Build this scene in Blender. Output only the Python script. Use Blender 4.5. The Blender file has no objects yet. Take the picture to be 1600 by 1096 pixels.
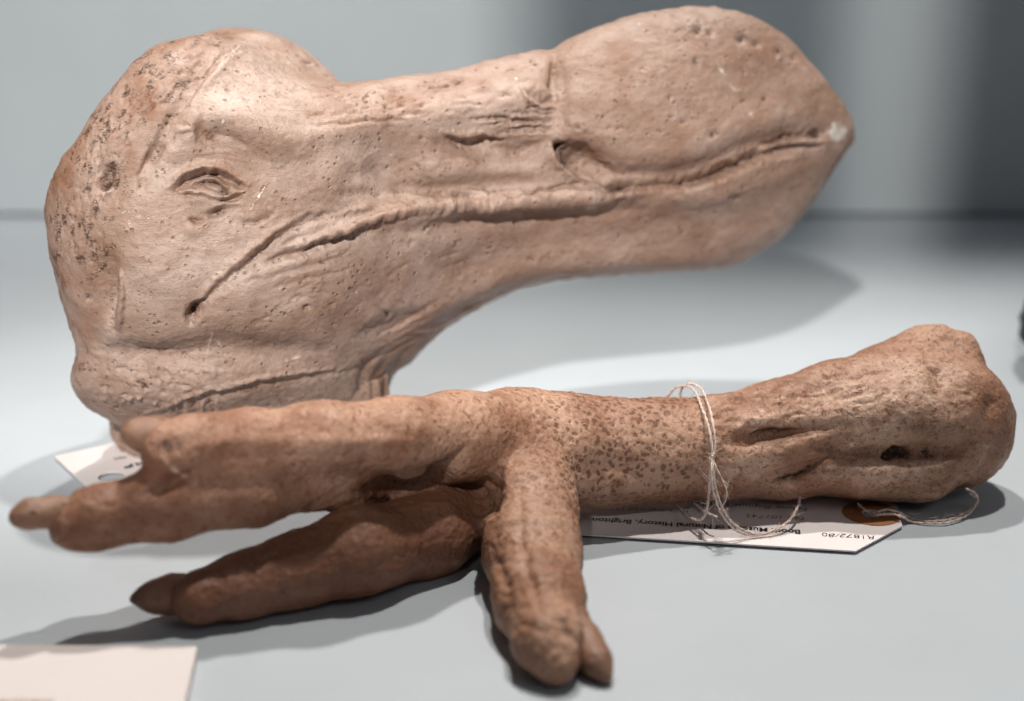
import bpy, bmesh, math, random
import numpy as np
from mathutils import Vector, Matrix

random.seed(7)
RNG = np.random.default_rng(11)
SC = bpy.context.scene
COL = SC.collection

# ------------------------------------------------------------------ camera
CAM_H = 0.157
PITCH = math.radians(18.0)
FX = 50.0 / 36.0 * 1600.0          # focal length in photograph pixels
SP, CP = math.sin(PITCH), math.cos(PITCH)
cam_data = bpy.data.cameras.new("camera")
cam_data.lens = 50.0
cam_data.sensor_width = 36.0
cam_data.clip_start = 0.01
cam_data.clip_end = 20.0
cam_data.dof.use_dof = True
cam_data.dof.focus_distance = 0.358
cam_data.dof.aperture_fstop = 6.7
cam = bpy.data.objects.new("camera", cam_data)
cam.location = (0, 0, CAM_H)
cam.rotation_euler = (math.pi / 2 - PITCH, 0, 0)
COL.objects.link(cam)
SC.camera = cam
SC.view_settings.view_transform = 'Standard'
SC.view_settings.look = 'None'
SC.view_settings.exposure = 0.0
SC.view_settings.gamma = 1.0

# ------------------------------------------------------------------ light
world = bpy.data.worlds.new("World")
SC.world = world
world.use_nodes = True
bgn = world.node_tree.nodes["Background"]
bgn.inputs[0].default_value = (0.84, 0.9, 1.0, 1)
bgn.inputs[1].default_value = 0.06


def spot(name, loc, target, power, radius, angle, blend, color=(1, 0.95, 0.88)):
    d = bpy.data.lights.new(name, 'SPOT')
    d.energy = power
    d.color = color
    d.shadow_soft_size = radius
    d.spot_size = math.radians(angle)
    d.spot_blend = blend
    o = bpy.data.objects.new(name, d)
    o.location = loc
    o.rotation_euler = (Vector(target) - Vector(loc)).to_track_quat('-Z', 'Y').to_euler()
    COL.objects.link(o)
    return o


# two spots over the case, aimed at the front of the table, and a low one from the front
# whose beam passes over the foot and lights the head and the back of the case
LOW = Vector((-0.20, -0.58, 0.74))
spot("gallery_spot_side", (0.20, 0.44, 1.28), (0.085, 0.225, 0.0), 44.0, 0.026, 42, 0.85)
spot("gallery_spot_back", (-0.03, 0.76, 1.20), (0.05, 0.205, 0.0), 44.0, 0.026, 38, 0.85)
spot("gallery_spot_low", LOW, (-0.07, 0.70, 0.23), 84.0, 0.018, 36, 0.25, (1, 0.96, 0.9))

spot("fill_spot_far", (-0.26, 0.60, 1.2), (-0.21, 0.60, 0.0), 15.0, 0.03, 28, 1.0)  # extra fill, added to brighten the far left of the table
# broad dim fill, added to lift the wall and the shadows on it
d = bpy.data.lights.new("fill_wash", 'AREA')
d.shape = 'DISK'
d.size = 0.9
d.energy = 3.5
o = bpy.data.objects.new("fill_wash", d)
o.location = (1.1, -0.9, 1.7)
o.rotation_euler = (Vector((0.15, 0.65, 0.0)) - Vector((1.1, -0.9, 1.7))).to_track_quat('-Z', 'Y').to_euler()
COL.objects.link(o)

# ------------------------------------------------------------------ coordinates
def world_of(p):
    """camera axes (right, up, depth) -> world"""
    p = np.asarray(p, dtype=float)
    x, y, z = p[..., 0], p[..., 1], p[..., 2]
    return np.stack([x, y * SP + z * CP, CAM_H + y * CP - z * SP], -1)


def local_of(px, py, Z):
    px, py, Z = np.asarray(px, float), np.asarray(py, float), np.asarray(Z, float)
    return np.stack([(px - 800) / FX * Z, -(py - 548) / FX * Z, Z], -1)


def pt(px, py, Z):
    return Vector(world_of(local_of(px, py, Z)))


def floor_pt(px, py, h=0.0):
    t = (py - 548) / FX
    Z = (CAM_H - h) / (SP + CP * t)
    return pt(px, py, Z)


def touch_depth(px, py, r):
    """depth at which a ball drawn at px,py with pixel radius r lies on the surface"""
    t = (py - 548) / FX
    return CAM_H / (SP + CP * t + r / FX)


# ------------------------------------------------------------------ noise
def _hash(ix, iy, iz, seed):
    h = (ix.astype(np.int64) * 374761393 + iy.astype(np.int64) * 668265263
         + iz.astype(np.int64) * 1274126177 + seed * 974634777) & 0xFFFFFFFF
    h = ((h ^ (h >> 13)) * 1103515245) & 0xFFFFFFFF
    h = ((h ^ (h >> 16)) * 1274126177) & 0xFFFFFFFF
    return ((h ^ (h >> 15)) & 0xFFFFFF).astype(np.float64) / float(0xFFFFFF)


def vnoise(p, seed=0):
    i = np.floor(p)
    f = p - i
    f = f * f * f * (f * (f * 6 - 15) + 10)
    i = i.astype(np.int64)
    out = 0
    for dx in (0, 1):
        wx = f[:, 0] if dx else 1 - f[:, 0]
        for dy in (0, 1):
            wy = f[:, 1] if dy else 1 - f[:, 1]
            for dz in (0, 1):
                wz = f[:, 2] if dz else 1 - f[:, 2]
                out = out + wx * wy * wz * _hash(i[:, 0] + dx, i[:, 1] + dy, i[:, 2] + dz, seed)
    return out * 2 - 1


def fbm(p, octv=3, seed=0):
    a, s, tot = 1.0, 0, 0
    for k in range(octv):
        s = s + a * vnoise(p * (2 ** k), seed + k * 17)
        tot += a
        a *= 0.5
    return s / tot


def worley(p, seed=0):
    i = np.floor(p).astype(np.int64)
    f1 = np.full(len(p), 9.0)
    f2 = np.full(len(p), 9.0)
    for dx in (-1, 0, 1):
        for dy in (-1, 0, 1):
            for dz in (-1, 0, 1):
                c = i + np.array([dx, dy, dz])
                q = np.stack([c[:, k] + 0.1 + 0.8 * _hash(c[:, 0], c[:, 1], c[:, 2], seed + 31 * k) for k in range(3)], -1)
                d = np.sqrt(((q - p) ** 2).sum(1))
                f2 = np.minimum(f2, np.maximum(f1, d))
                f1 = np.minimum(f1, d)
    return f1, f2


def sstep(a, b, x):
    t = np.clip((x - a) / (b - a), 0, 1)
    return t * t * (3 - 2 * t)


# ------------------------------------------------------------------ surface extraction
def surface_nets(g, origin, h):
    """g: field (negative inside) on a grid -> vertices, quads"""
    nx, ny, nz = g.shape
    s = g < 0
    cnt = np.zeros((nx - 1, ny - 1, nz - 1), np.int8)
    for dx in (0, 1):
        for dy in (0, 1):
            for dz in (0, 1):
                cnt += s[dx:nx - 1 + dx, dy:ny - 1 + dy, dz:nz - 1 + dz]
    act = (cnt > 0) & (cnt < 8)
    ci = np.argwhere(act)
    idx = np.full(act.shape, -1, np.int64)
    idx[act] = np.arange(len(ci))
    acc = np.zeros((len(ci), 3))
    num = np.zeros(len(ci))
    corners = [(0, 0, 0), (1, 0, 0), (0, 1, 0), (1, 1, 0), (0, 0, 1), (1, 0, 1), (0, 1, 1), (1, 1, 1)]
    val = [g[ci[:, 0] + a, ci[:, 1] + b, ci[:, 2] + c] for a, b, c in corners]
    for a in range(8):
        for b in range(a + 1, 8):
            ca, cb = corners[a], corners[b]
            if sum(abs(u - v) for u, v in zip(ca, cb)) != 1:
                continue
            m = (val[a] < 0) != (val[b] < 0)
            t = val[a] / np.where(np.abs(val[a] - val[b]) < 1e-12, 1e-12, val[a] - val[b])
            t = np.clip(t, 0, 1)
            for k in range(3):
                acc[m, k] += (ca[k] + t * (cb[k] - ca[k]))[m]
            num[m] += 1
    v = (ci + acc / num[:, None]) * h + np.asarray(origin)
    quads = []
    for ax in range(3):
        sl0 = [slice(None)] * 3
        sl1 = [slice(None)] * 3
        sl0[ax] = slice(0, -1)
        sl1[ax] = slice(1, None)
        a, b = s[tuple(sl0)], s[tuple(sl1)]
        e = np.argwhere(a != b)
        o1, o2 = (ax + 1) % 3, (ax + 2) % 3
        ok = (e[:, o1] > 0) & (e[:, o2] > 0) & (e[:, o1] < g.shape[o1] - 1) & (e[:, o2] < g.shape[o2] - 1)
        e = e[ok]
        flip = a[e[:, 0], e[:, 1], e[:, 2]]
        q = []
        for d1, d2 in ((-1, -1), (0, -1), (0, 0), (-1, 0)):
            c = e.copy()
            c[:, o1] += d1
            c[:, o2] += d2
            q.append(idx[c[:, 0], c[:, 1], c[:, 2]])
        q = np.stack(q, 1)
        q[~flip] = q[~flip][:, ::-1]
        quads.append(q)
    return v, np.concatenate(quads)


def smooth(v, q, it=2, lam=0.5, mu=-0.52):
    e = np.concatenate([q[:, [0, 1]], q[:, [1, 2]], q[:, [2, 3]], q[:, [3, 0]]])
    e = np.concatenate([e, e[:, ::-1]])
    n = len(v)
    deg = np.bincount(e[:, 0], minlength=n)
    for k in range(it):
        for f in (lam, mu):
            s = np.stack([np.bincount(e[:, 0], weights=v[e[:, 1], c], minlength=n) for c in range(3)], 1)
            v = v + f * (s / deg[:, None] - v)
    return v


def raw_mesh(v, q):
    me = bpy.data.meshes.new("surface")
    me.vertices.add(len(v))
    me.vertices.foreach_set("co", np.ascontiguousarray(v, np.float32).ravel())
    me.loops.add(q.size)
    me.loops.foreach_set("vertex_index", np.ascontiguousarray(q, np.int32).ravel())
    me.polygons.add(len(q))
    me.polygons.foreach_set("loop_start", np.arange(0, q.size, 4, dtype=np.int32))
    me.polygons.foreach_set("loop_total", np.full(len(q), 4, np.int32))
    me.update(calc_edges=True)
    return me


def subdivide(v, q):
    me = raw_mesh(v, q)
    o = bpy.data.objects.new("surface", me)
    COL.objects.link(o)
    m = o.modifiers.new("s", 'SUBSURF')
    m.levels = 1
    dg = bpy.context.evaluated_depsgraph_get()
    ev = o.evaluated_get(dg)
    em = ev.to_mesh()
    nv = np.empty(len(em.vertices) * 3, np.float32)
    em.vertices.foreach_get("co", nv)
    nq = np.empty(len(em.loops), np.int32)
    em.loops.foreach_get("vertex_index", nq)
    ev.to_mesh_clear()
    bpy.data.objects.remove(o)
    bpy.data.meshes.remove(me)
    return nv.reshape(-1, 3).astype(float), nq.reshape(-1, 4).astype(np.int64)


def normals(v, q):
    fn = np.cross(v[q[:, 2]] - v[q[:, 0]], v[q[:, 3]] - v[q[:, 1]])
    out = np.zeros_like(v)
    for c in range(3):
        w = fn[:, c]
        out[:, c] = sum(np.bincount(q[:, k], weights=w, minlength=len(v)) for k in range(4))
    return out / np.maximum(np.linalg.norm(out, axis=1), 1e-12)[:, None]


# ------------------------------------------------------------------ objects
def tag(o, label, cat, group=None):
    o["label"] = label
    o["category"] = cat
    if group:
        o["group"] = group
    return o


def empty(name, loc, label, cat, group=None):
    o = bpy.data.objects.new(name, None)
    o.empty_display_size = 0.01
    o.location = loc
    COL.objects.link(o)
    return tag(o, label, cat, group)


def link(name, me, mat, parent=None, smooth_=True):
    me.name = name
    if mat:
        me.materials.append(mat)
    if smooth_:
        me.polygons.foreach_set("use_smooth", np.ones(len(me.polygons), bool))
    o = bpy.data.objects.new(name, me)
    COL.objects.link(o)
    if parent:
        o.parent = parent
        o.location = -parent.matrix_basis.translation if parent.parent is None else (0, 0, 0)
    return o


def py_mesh(verts, faces):
    me = bpy.data.meshes.new("mesh")
    me.from_pydata([tuple(x) for x in verts], [], [tuple(int(i) for i in f) for f in faces])
    me.update()
    return me


def part(name, v, q, sel, nrm, paint, mat, parent):
    """the faces sel of a continuous surface as an object of its own, normals kept"""
    f = q[sel][:, ::-1]          # camera axes are left-handed, the world is right-handed
    used, inv = np.unique(f, return_inverse=True)
    me = raw_mesh(v[used], inv.reshape(-1, 4))
    at = me.color_attributes.new("paint", 'FLOAT_COLOR', 'POINT')
    c = np.ones((len(used), 4), np.float32)
    c[:, :paint.shape[1]] = paint[used]
    at.data.foreach_set("color", c.ravel())
    o = link(name, me, mat, parent)
    me.normals_split_custom_set_from_vertices([tuple(x) for x in nrm[used]])
    return o


# ------------------------------------------------------------------ materials
def new_mat(name):
    m = bpy.data.materials.new(name)
    m.use_nodes = True
    nt = m.node_tree
    b = nt.nodes["Principled BSDF"]
    return m, nt, b


def nd(nt, typ, **kw):
    n = nt.nodes.new(typ)
    for k, val in kw.items():
        if k.startswith("i_"):
            key = k[2:]
            n.inputs[int(key) if key.isdigit() else key.replace("_", " ")].default_value = val
        else:
            setattr(n, k, val)
    return n


def mix(nt, fac, a, b, typ='MIX'):
    n = nt.nodes.new("ShaderNodeMix")
    n.data_type = 'RGBA'
    n.blend_type = typ
    for sock, val in ((n.inputs[0], fac), (n.inputs[6], a), (n.inputs[7], b)):
        if hasattr(val, "default_value") or hasattr(val, "links"):
            nt.links.new(val, sock)
        elif isinstance(val, (int, float)):
            sock.default_value = val
        else:
            sock.default_value = (*val, 1)
    return n.outputs[2]


def ramp(nt, val, lo, hi, a=0.0, b=1.0):
    n = nt.nodes.new("ShaderNodeMapRange")
    n.interpolation_type = 'SMOOTHSTEP'
    nt.links.new(val, n.inputs[0])
    n.inputs[1].default_value = lo
    n.inputs[2].default_value = hi
    n.inputs[3].default_value = a
    n.inputs[4].default_value = b
    return n.outputs[0]


def math_(nt, op, a, b=None):
    n = nt.nodes.new("ShaderNodeMath")
    n.operation = op
    for s, val in ((n.inputs[0], a), (n.inputs[1], b)):
        if val is None:
            continue
        if hasattr(val, "links"):
            nt.links.new(val, s)
        else:
            s.default_value = val
    return n.outputs[0]


def noise(nt, co, scale, detail=4, rough=0.55, dist=0.0):
    n = nd(nt, "ShaderNodeTexNoise", i_Scale=scale, i_Detail=detail, i_Roughness=rough, i_Distortion=dist)
    nt.links.new(co, n.inputs["Vector"])
    return n.outputs["Fac"]


def voro(nt, co, scale, feature='F1', rand=1.0):
    n = nd(nt, "ShaderNodeTexVoronoi", feature=feature, i_Scale=scale, i_Randomness=rand)
    nt.links.new(co, n.inputs["Vector"])
    return n.outputs["Distance"]


def plaster_material(name, pale, mid, brown, spot_amt, pore_scale):
    """old toned plaster: pale body, brown wash, pores, scuffs; 'paint' r=dirt g=scuff b=orange wash"""
    m, nt, b = new_mat(name)
    geo = nd(nt, "ShaderNodeNewGeometry")
    co = geo.outputs["Position"]
    at = nd(nt, "ShaderNodeVertexColor", layer_name="paint")
    sep = nd(nt, "ShaderNodeSeparateColor")
    nt.links.new(at.outputs[0], sep.inputs[0])
    dirt, scuff, orange = sep.outputs[0], sep.outputs[1], sep.outputs[2]
    stretch = nd(nt, "ShaderNodeMapping")
    stretch.inputs["Scale"].default_value = (0.55, 1, 1.25)
    stretch.inputs["Rotation"].default_value = (0, math.radians(-18), 0)
    nt.links.new(co, stretch.inputs[0])
    sco = stretch.outputs[0]
    n1 = noise(nt, sco, 55, 6, 0.62, 0.4)
    n2 = noise(nt, sco, 190, 6, 0.65, 0.5)
    n3 = noise(nt, co, 900, 5, 0.7)
    c = mix(nt, ramp(nt, n1, 0.36, 0.66), pale, mid)
    c = mix(nt, math_(nt, 'MULTIPLY', ramp(nt, n2, 0.5, 0.78), 0.6), c, brown)
    n4 = noise(nt, sco, 2100, 3, 0.7)
    c = mix(nt, math_(nt, 'MULTIPLY', ramp(nt, n3, 0.54, 0.74), 0.7), c, brown)
    c = mix(nt, math_(nt, 'MULTIPLY', ramp(nt, n3, 0.46, 0.28), 0.4), c, tuple(min(1, x * 1.25) for x in pale))
    c = mix(nt, math_(nt, 'MULTIPLY', ramp(nt, n4, 0.55, 0.75), 0.6), c, brown)
    n0 = noise(nt, co, 24, 4, 0.6, 0.6)
    c = mix(nt, math_(nt, 'MULTIPLY', ramp(nt, n0, 0.52, 0.74), 0.22), c, brown)
    rag = math_(nt, 'ADD', math_(nt, 'MULTIPLY', math_(nt, 'SUBTRACT', n4, 0.5), 1.5), math_(nt, 'MULTIPLY', math_(nt, 'SUBTRACT', n3, 0.5), 1.2))
    dirt = math_(nt, 'MULTIPLY', ramp(nt, math_(nt, 'ADD', dirt, rag), 0.28, 0.72), ramp(nt, dirt, 0.04, 0.22))
    scuff = math_(nt, 'MULTIPLY', ramp(nt, math_(nt, 'ADD', scuff, rag), 0.2, 0.7), ramp(nt, scuff, 0.04, 0.2))
    c = mix(nt, orange, c, (0.225, 0.112, 0.066))
    # brown flecks
    wob = noise(nt, co, 260, 3, 0.6)
    fl = voro(nt, co, pore_scale)
    fleck = math_(nt, 'MULTIPLY', ramp(nt, fl, 0.34, 0.14), ramp(nt, wob, 0.5, 0.62))
    c = mix(nt, math_(nt, 'MULTIPLY', fleck, spot_amt), c, (0.115, 0.05, 0.025))
    c = mix(nt, math_(nt, 'MINIMUM', dirt, 0.96), c, (0.06, 0.03, 0.018))
    c = mix(nt, scuff, c, (0.62, 0.55, 0.5))
    nt.links.new(c, b.inputs["Base Color"])
    nt.links.new(ramp(nt, n2, 0.3, 0.75, 0.34, 0.6), b.inputs["Roughness"])
    b.inputs["Specular IOR Level"].default_value = 0.5
    h = math_(nt, 'ADD', math_(nt, 'MULTIPLY', n3, 0.30), math_(nt, 'MULTIPLY', n2, 0.55))
    h = math_(nt, 'SUBTRACT', h, math_(nt, 'MULTIPLY', fleck, 0.5))
    h = math_(nt, 'ADD', h, math_(nt, 'MULTIPLY', n4, 0.25))
    bp = nd(nt, "ShaderNodeBump", i_Strength=0.8, i_Distance=0.0008)
    nt.links.new(h, bp.inputs["Height"])
    nt.links.new(bp.outputs[0], b.inputs["Normal"])
    return m


def foot_material(name):
    """toned plaster with brown scale spots"""
    m, nt, b = new_mat(name)
    geo = nd(nt, "ShaderNodeNewGeometry")
    co = geo.outputs["Position"]
    at = nd(nt, "ShaderNodeVertexColor", layer_name="paint")
    sep = nd(nt, "ShaderNodeSeparateColor")
    nt.links.new(at.outputs[0], sep.inputs[0])
    dirt, scuff, brownwash = sep.outputs[0], sep.outputs[1], sep.outputs[2]
    n1 = noise(nt, co, 60, 5, 0.6, 0.3)
    n2 = noise(nt, co, 240, 5, 0.62, 0.4)
    n3 = noise(nt, co, 1000, 4, 0.7)
    pale, mid, brown = (0.42, 0.25, 0.172), (0.275, 0.139, 0.085), (0.10, 0.038, 0.018)
    c = mix(nt, ramp(nt, n1, 0.38, 0.64), pale, mid)
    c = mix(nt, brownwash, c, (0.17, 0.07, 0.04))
    raw = math_(nt, 'MINIMUM', math_(nt, 'MULTIPLY', scuff, 1.9), 0.9)
    c = mix(nt, raw, c, (0.68, 0.47, 0.36))
    warp = nd(nt, "ShaderNodeVectorMath", operation='ADD')
    nz = nd(nt, "ShaderNodeTexNoise", i_Scale=420.0, i_Detail=2.0)
    nt.links.new(co, nz.inputs["Vector"])
    sc = nd(nt, "ShaderNodeVectorMath", operation='SCALE')
    nt.links.new(nz.outputs["Color"], sc.inputs[0])
    sc.inputs["Scale"].default_value = 0.0026
    nt.links.new(co, warp.inputs[0])
    nt.links.new(sc.outputs[0], warp.inputs[1])
    v1 = voro(nt, warp.outputs[0], 600)
    v2 = voro(nt, warp.outputs[0], 1150)
    spots = math_(nt, 'MULTIPLY', ramp(nt, v1, 0.52, 0.30), ramp(nt, n2, 0.32, 0.5))
    cells = at.outputs[1]
    spots = math_(nt, 'MULTIPLY', spots, math_(nt, 'ADD', math_(nt, 'MULTIPLY', cells, 0.72), 0.06))
    speck = math_(nt, 'MULTIPLY', ramp(nt, noise(nt, co, 560, 6, 0.8, 0.8), 0.53, 0.60), math_(nt, 'SUBTRACT', 1.0, math_(nt, 'MULTIPLY', cells, 0.6)))
    c = mix(nt, math_(nt, 'MULTIPLY', speck, 0.85), c, (0.165, 0.06, 0.027))
    c = mix(nt, spots, c, brown)
    sm = math_(nt, 'MULTIPLY', ramp(nt, v2, 0.36, 0.14), ramp(nt, n2, 0.62, 0.42))
    c = mix(nt, math_(nt, 'MULTIPLY', sm, 0.55), c, brown)
    c = mix(nt, math_(nt, 'MULTIPLY', ramp(nt, n3, 0.55, 0.78), 0.6), c, brown)
    rag = math_(nt, 'MULTIPLY', math_(nt, 'SUBTRACT', n3, 0.5), 1.8)
    dirt = math_(nt, 'MULTIPLY', ramp(nt, math_(nt, 'ADD', dirt, rag), 0.25, 0.75), ramp(nt, dirt, 0.04, 0.22))
    scuff = math_(nt, 'MULTIPLY', ramp(nt, math_(nt, 'ADD', scuff, rag), 0.5, 0.95), ramp(nt, scuff, 0.04, 0.2))
    c = mix(nt, math_(nt, 'MINIMUM', dirt, 0.96), c, (0.045, 0.018, 0.01))
    c = mix(nt, scuff, c, (0.6, 0.46, 0.385))
    nt.links.new(c, b.inputs["Base Color"])
    nt.links.new(ramp(nt, n2, 0.3, 0.75, 0.46, 0.72), b.inputs["Roughness"])
    b.inputs["Specular IOR Level"].default_value = 0.35
    h = math_(nt, 'ADD', math_(nt, 'MULTIPLY', n3, 0.3), math_(nt, 'MULTIPLY', v1, 0.8))
    h = math_(nt, 'ADD', h, math_(nt, 'MULTIPLY', n2, 0.4))
    bp = nd(nt, "ShaderNodeBump", i_Strength=0.55, i_Distance=0.0007)
    nt.links.new(h, bp.inputs["Height"])
    nt.links.new(bp.outputs[0], b.inputs["Normal"])
    return m


def flat_material(name, base, var=0.06, scale=40, rough=0.6, bump=0.0, bscale=900):
    m, nt, b = new_mat(name)
    geo = nd(nt, "ShaderNodeNewGeometry")
    co = geo.outputs["Position"]
    n = noise(nt, co, scale, 5, 0.6)
    c = mix(nt, ramp(nt, n, 0.3, 0.7), tuple(x * (1 - var) for x in base), tuple(min(1, x * (1 + var)) for x in base))
    nt.links.new(c, b.inputs["Base Color"])
    b.inputs["Roughness"].default_value = rough
    if bump:
        bp = nd(nt, "ShaderNodeBump", i_Strength=bump, i_Distance=0.0003)
        nt.links.new(noise(nt, co, bscale, 4, 0.6), bp.inputs["Height"])
        nt.links.new(bp.outputs[0], b.inputs["Normal"])
    return m


M_HEAD = plaster_material("toned_plaster", (0.43, 0.318, 0.268), (0.305, 0.2, 0.152), (0.125, 0.062, 0.036), 0.45, 520)
M_FOOT = foot_material("spotted_plaster")
M_CLAW = plaster_material("toned_plaster_claw", (0.30, 0.165, 0.108), (0.21, 0.105, 0.065), (0.10, 0.042, 0.024), 0.6, 400)
M_TABLE = flat_material("painted_board", (0.42, 0.455, 0.49), 0.025, 18, 0.5, 0.25, 700)
M_WALL = flat_material("painted_wall", (0.36, 0.395, 0.42), 0.03, 9, 0.6, 0.15, 400)
M_CARD = flat_material("white_card", (0.74, 0.68, 0.675), 0.02, 120, 0.65, 0.2, 1500)
M_CAPTION = flat_material("caption_card", (0.66, 0.60, 0.585), 0.015, 60, 0.6, 0.1, 1500)
M_RING = flat_material("brown_paper", (0.30, 0.125, 0.05), 0.15, 300, 0.7, 0.3, 1500)
M_INK = flat_material("black_ink", (0.015, 0.014, 0.016), 0.1, 300, 0.5)
M_PEN = flat_material("pen_ink", (0.03, 0.028, 0.035), 0.3, 500, 0.5)
M_BROWNINK = flat_material("brown_ink", (0.36, 0.22, 0.16), 0.1, 300, 0.6)
M_TWINE = flat_material("twine", (0.66, 0.53, 0.47), 0.2, 700, 0.85, 0.4, 2500)
M_DARK = flat_material("dark_green_bronze", (0.022, 0.034, 0.026), 0.5, 120, 0.5, 0.4, 300)
M_PANEL = flat_material("panel_board", (0.5, 0.5, 0.49), 0.04, 20, 0.6)  # only for the opaque one of the added shadow panels

# ------------------------------------------------------------------ setting
WALL_Y = 0.70


def box(name, lo, hi, mat, parent=None, bevel=0.0):
    bm = bmesh.new()
    bmesh.ops.create_cube(bm, size=1)
    for v in bm.verts:
        v.co = Vector([lo[k] + (v.co[k] + 0.5) * (hi[k] - lo[k]) for k in range(3)])
    if bevel:
        bmesh.ops.bevel(bm, geom=bm.edges[:], offset=bevel, segments=3, affect='EDGES', profile=0.5)
    me = bpy.data.meshes.new(name)
    bm.to_mesh(me)
    bm.free()
    return link(name, me, mat, parent, False)


o = box("plinth_top", (-0.9, -0.25, -0.04), (0.9, WALL_Y + 0.05, 0.0), M_TABLE)
o["kind"] = "structure"
o = box("back_wall", (-0.9, WALL_Y, 0.0015), (0.9, WALL_Y + 0.03, 0.135), M_WALL, None, 0.0012)
o["kind"] = "structure"


def half_shadow_panel():
    m, nt, b = new_mat("half_shadow_panel")  # passes part of the beam, so this added panel's shadow is paler
    tr = nd(nt, "ShaderNodeBsdfTransparent")
    tr.inputs[0].default_value = (0.5, 0.53, 0.55, 1)
    mx = nd(nt, "ShaderNodeMixShader")
    mx.inputs[0].default_value = 0.3
    b.inputs["Base Color"].default_value = (0.3, 0.32, 0.33, 1)
    b.inputs["Roughness"].default_value = 0.2
    nt.links.new(tr.outputs[0], mx.inputs[1])
    nt.links.new(b.outputs[0], mx.inputs[2])
    nt.links.new(mx.outputs[0], nt.nodes["Material Output"].inputs[0])
    return m


def build_shadow_panels():
    """two unseen upright panels added in the beam of the low spot to shadow the wall:
    one partly clear, one of board, with a slot that lets a strip of light through"""
    Y = -0.10
    k = (Y - LOW.y) / (0.60 - LOW.y)
    z0 = LOW.z * (1 - k)
    for (X0, X1), mat in (((-0.012, 0.139), half_shadow_panel()), ((0.172, 0.62), M_PANEL)):
        ax, bx = LOW.x + k * (X0 - LOW.x), LOW.x + k * (X1 - LOW.x)
        o = box("shadow_panel", (ax, Y - 0.002, z0), (bx, Y + 0.002, z0 + 0.16), mat)  # out of view, added only to cast the bands of shadow
        o["kind"] = "structure"


build_shadow_panels()

# ------------------------------------------------------------------ sculpting tools
def polydist(P, pts):
    """distance of 2-D points to a polyline and the position 0..1 along it"""
    pts = np.asarray(pts, float)
    if len(pts) == 1:
        return np.hypot(P[:, 0] - pts[0, 0], P[:, 1] - pts[0, 1]), np.full(len(P), 0.5)
    seg = np.diff(pts, axis=0)
    L = np.hypot(seg[:, 0], seg[:, 1])
    cum = np.concatenate([[0], np.cumsum(L)])
    best = np.full(len(P), 1e9)
    along = np.zeros(len(P))
    for k in range(len(seg)):
        d = P - pts[k]
        t = np.clip((d @ seg[k]) / max(L[k] ** 2, 1e-9), 0, 1)
        r = np.hypot(d[:, 0] - t * seg[k, 0], d[:, 1] - t * seg[k, 1])
        m = r < best
        best[m] = r[m]
        along[m] = (cum[k] + t[m] * L[k]) / cum[-1]
    return best, along


def catmull(pts, n=6):
    pts = np.asarray(pts, float)
    if len(pts) < 3:
        return pts
    p = np.concatenate([[2 * pts[0] - pts[1]], pts, [2 * pts[-1] - pts[-2]]])
    out = []
    for i in range(1, len(p) - 2):
        for t in np.linspace(0, 1, n, endpoint=False):
            a, b, c, d = p[i - 1], p[i], p[i + 1], p[i + 2]
            out.append(0.5 * (2 * b + (c - a) * t + (2 * a - 5 * b + 4 * c - d) * t * t + (3 * b - 3 * c + d - a) * t ** 3))
    out.append(pts[-1])
    return np.array(out)


class Sculpt:
    """relief in millimetres and paint laid along strokes drawn on the side of a cast"""

    def __init__(self, P, weight):
        self.P, self.w = P, weight
        n = len(P)
        self.h = np.zeros(n)
        self.dirt = np.zeros(n)
        self.scuff = np.zeros(n)
        self.wash = np.zeros(n)

    def stroke(self, pts, sig, mm=0.0, dirt=0.0, scuff=0.0, wash=0.0, taper=True, sharp=2.0, side=None, curve=True):
        pts = catmull(pts, 5) if curve and len(pts) > 2 else np.asarray(pts, float)
        lo, hi = pts.min(0) - 3.2 * sig, pts.max(0) + 3.2 * sig
        P = self.P
        m = np.nonzero((P[:, 0] > lo[0]) & (P[:, 0] < hi[0]) & (P[:, 1] > lo[1]) & (P[:, 1] < hi[1]))[0]
        if not len(m):
            return
        d, a = polydist(P[m], pts)
        s = sig
        if taper and len(pts) > 1:
            s = sig * (0.35 + 0.65 * np.sin(np.pi * np.clip(a, 0.02, 0.98)) ** 0.6)
        g = np.exp(-0.5 * (d / s) ** sharp)
        if taper and len(pts) > 1:
            g = g * np.sin(np.pi * np.clip(a, 0.03, 0.97)) ** 0.5
        g = g * self.w[m]
        self.h[m] += mm * g
        self.dirt[m] = np.maximum(self.dirt[m], dirt * g)
        self.scuff[m] = np.maximum(self.scuff[m], scuff * g)
        self.wash[m] = np.maximum(self.wash[m], wash * g)

    def blob(self, x, y, rx, ry, ang=0, mm=0.0, dirt=0.0, scuff=0.0, wash=0.0, sharp=2.0):
        P = self.P
        r = 3.2 * max(rx, ry)
        m = np.nonzero((np.abs(P[:, 0] - x) < r) & (np.abs(P[:, 1] - y) < r))[0]
        if not len(m):
            return
        c, s = math.cos(math.radians(ang)), math.sin(math.radians(ang))
        dx, dy = P[m, 0] - x, P[m, 1] - y
        e = np.sqrt(((dx * c + dy * s) / rx) ** 2 + ((-dx * s + dy * c) / ry) ** 2)
        g = np.exp(-0.5 * e ** sharp) * self.w[m]
        self.h[m] += mm * g
        self.dirt[m] = np.maximum(self.dirt[m], dirt * g)
        self.scuff[m] = np.maximum(self.scuff[m], scuff * g)
        self.wash[m] = np.maximum(self.wash[m], wash * g)


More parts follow.
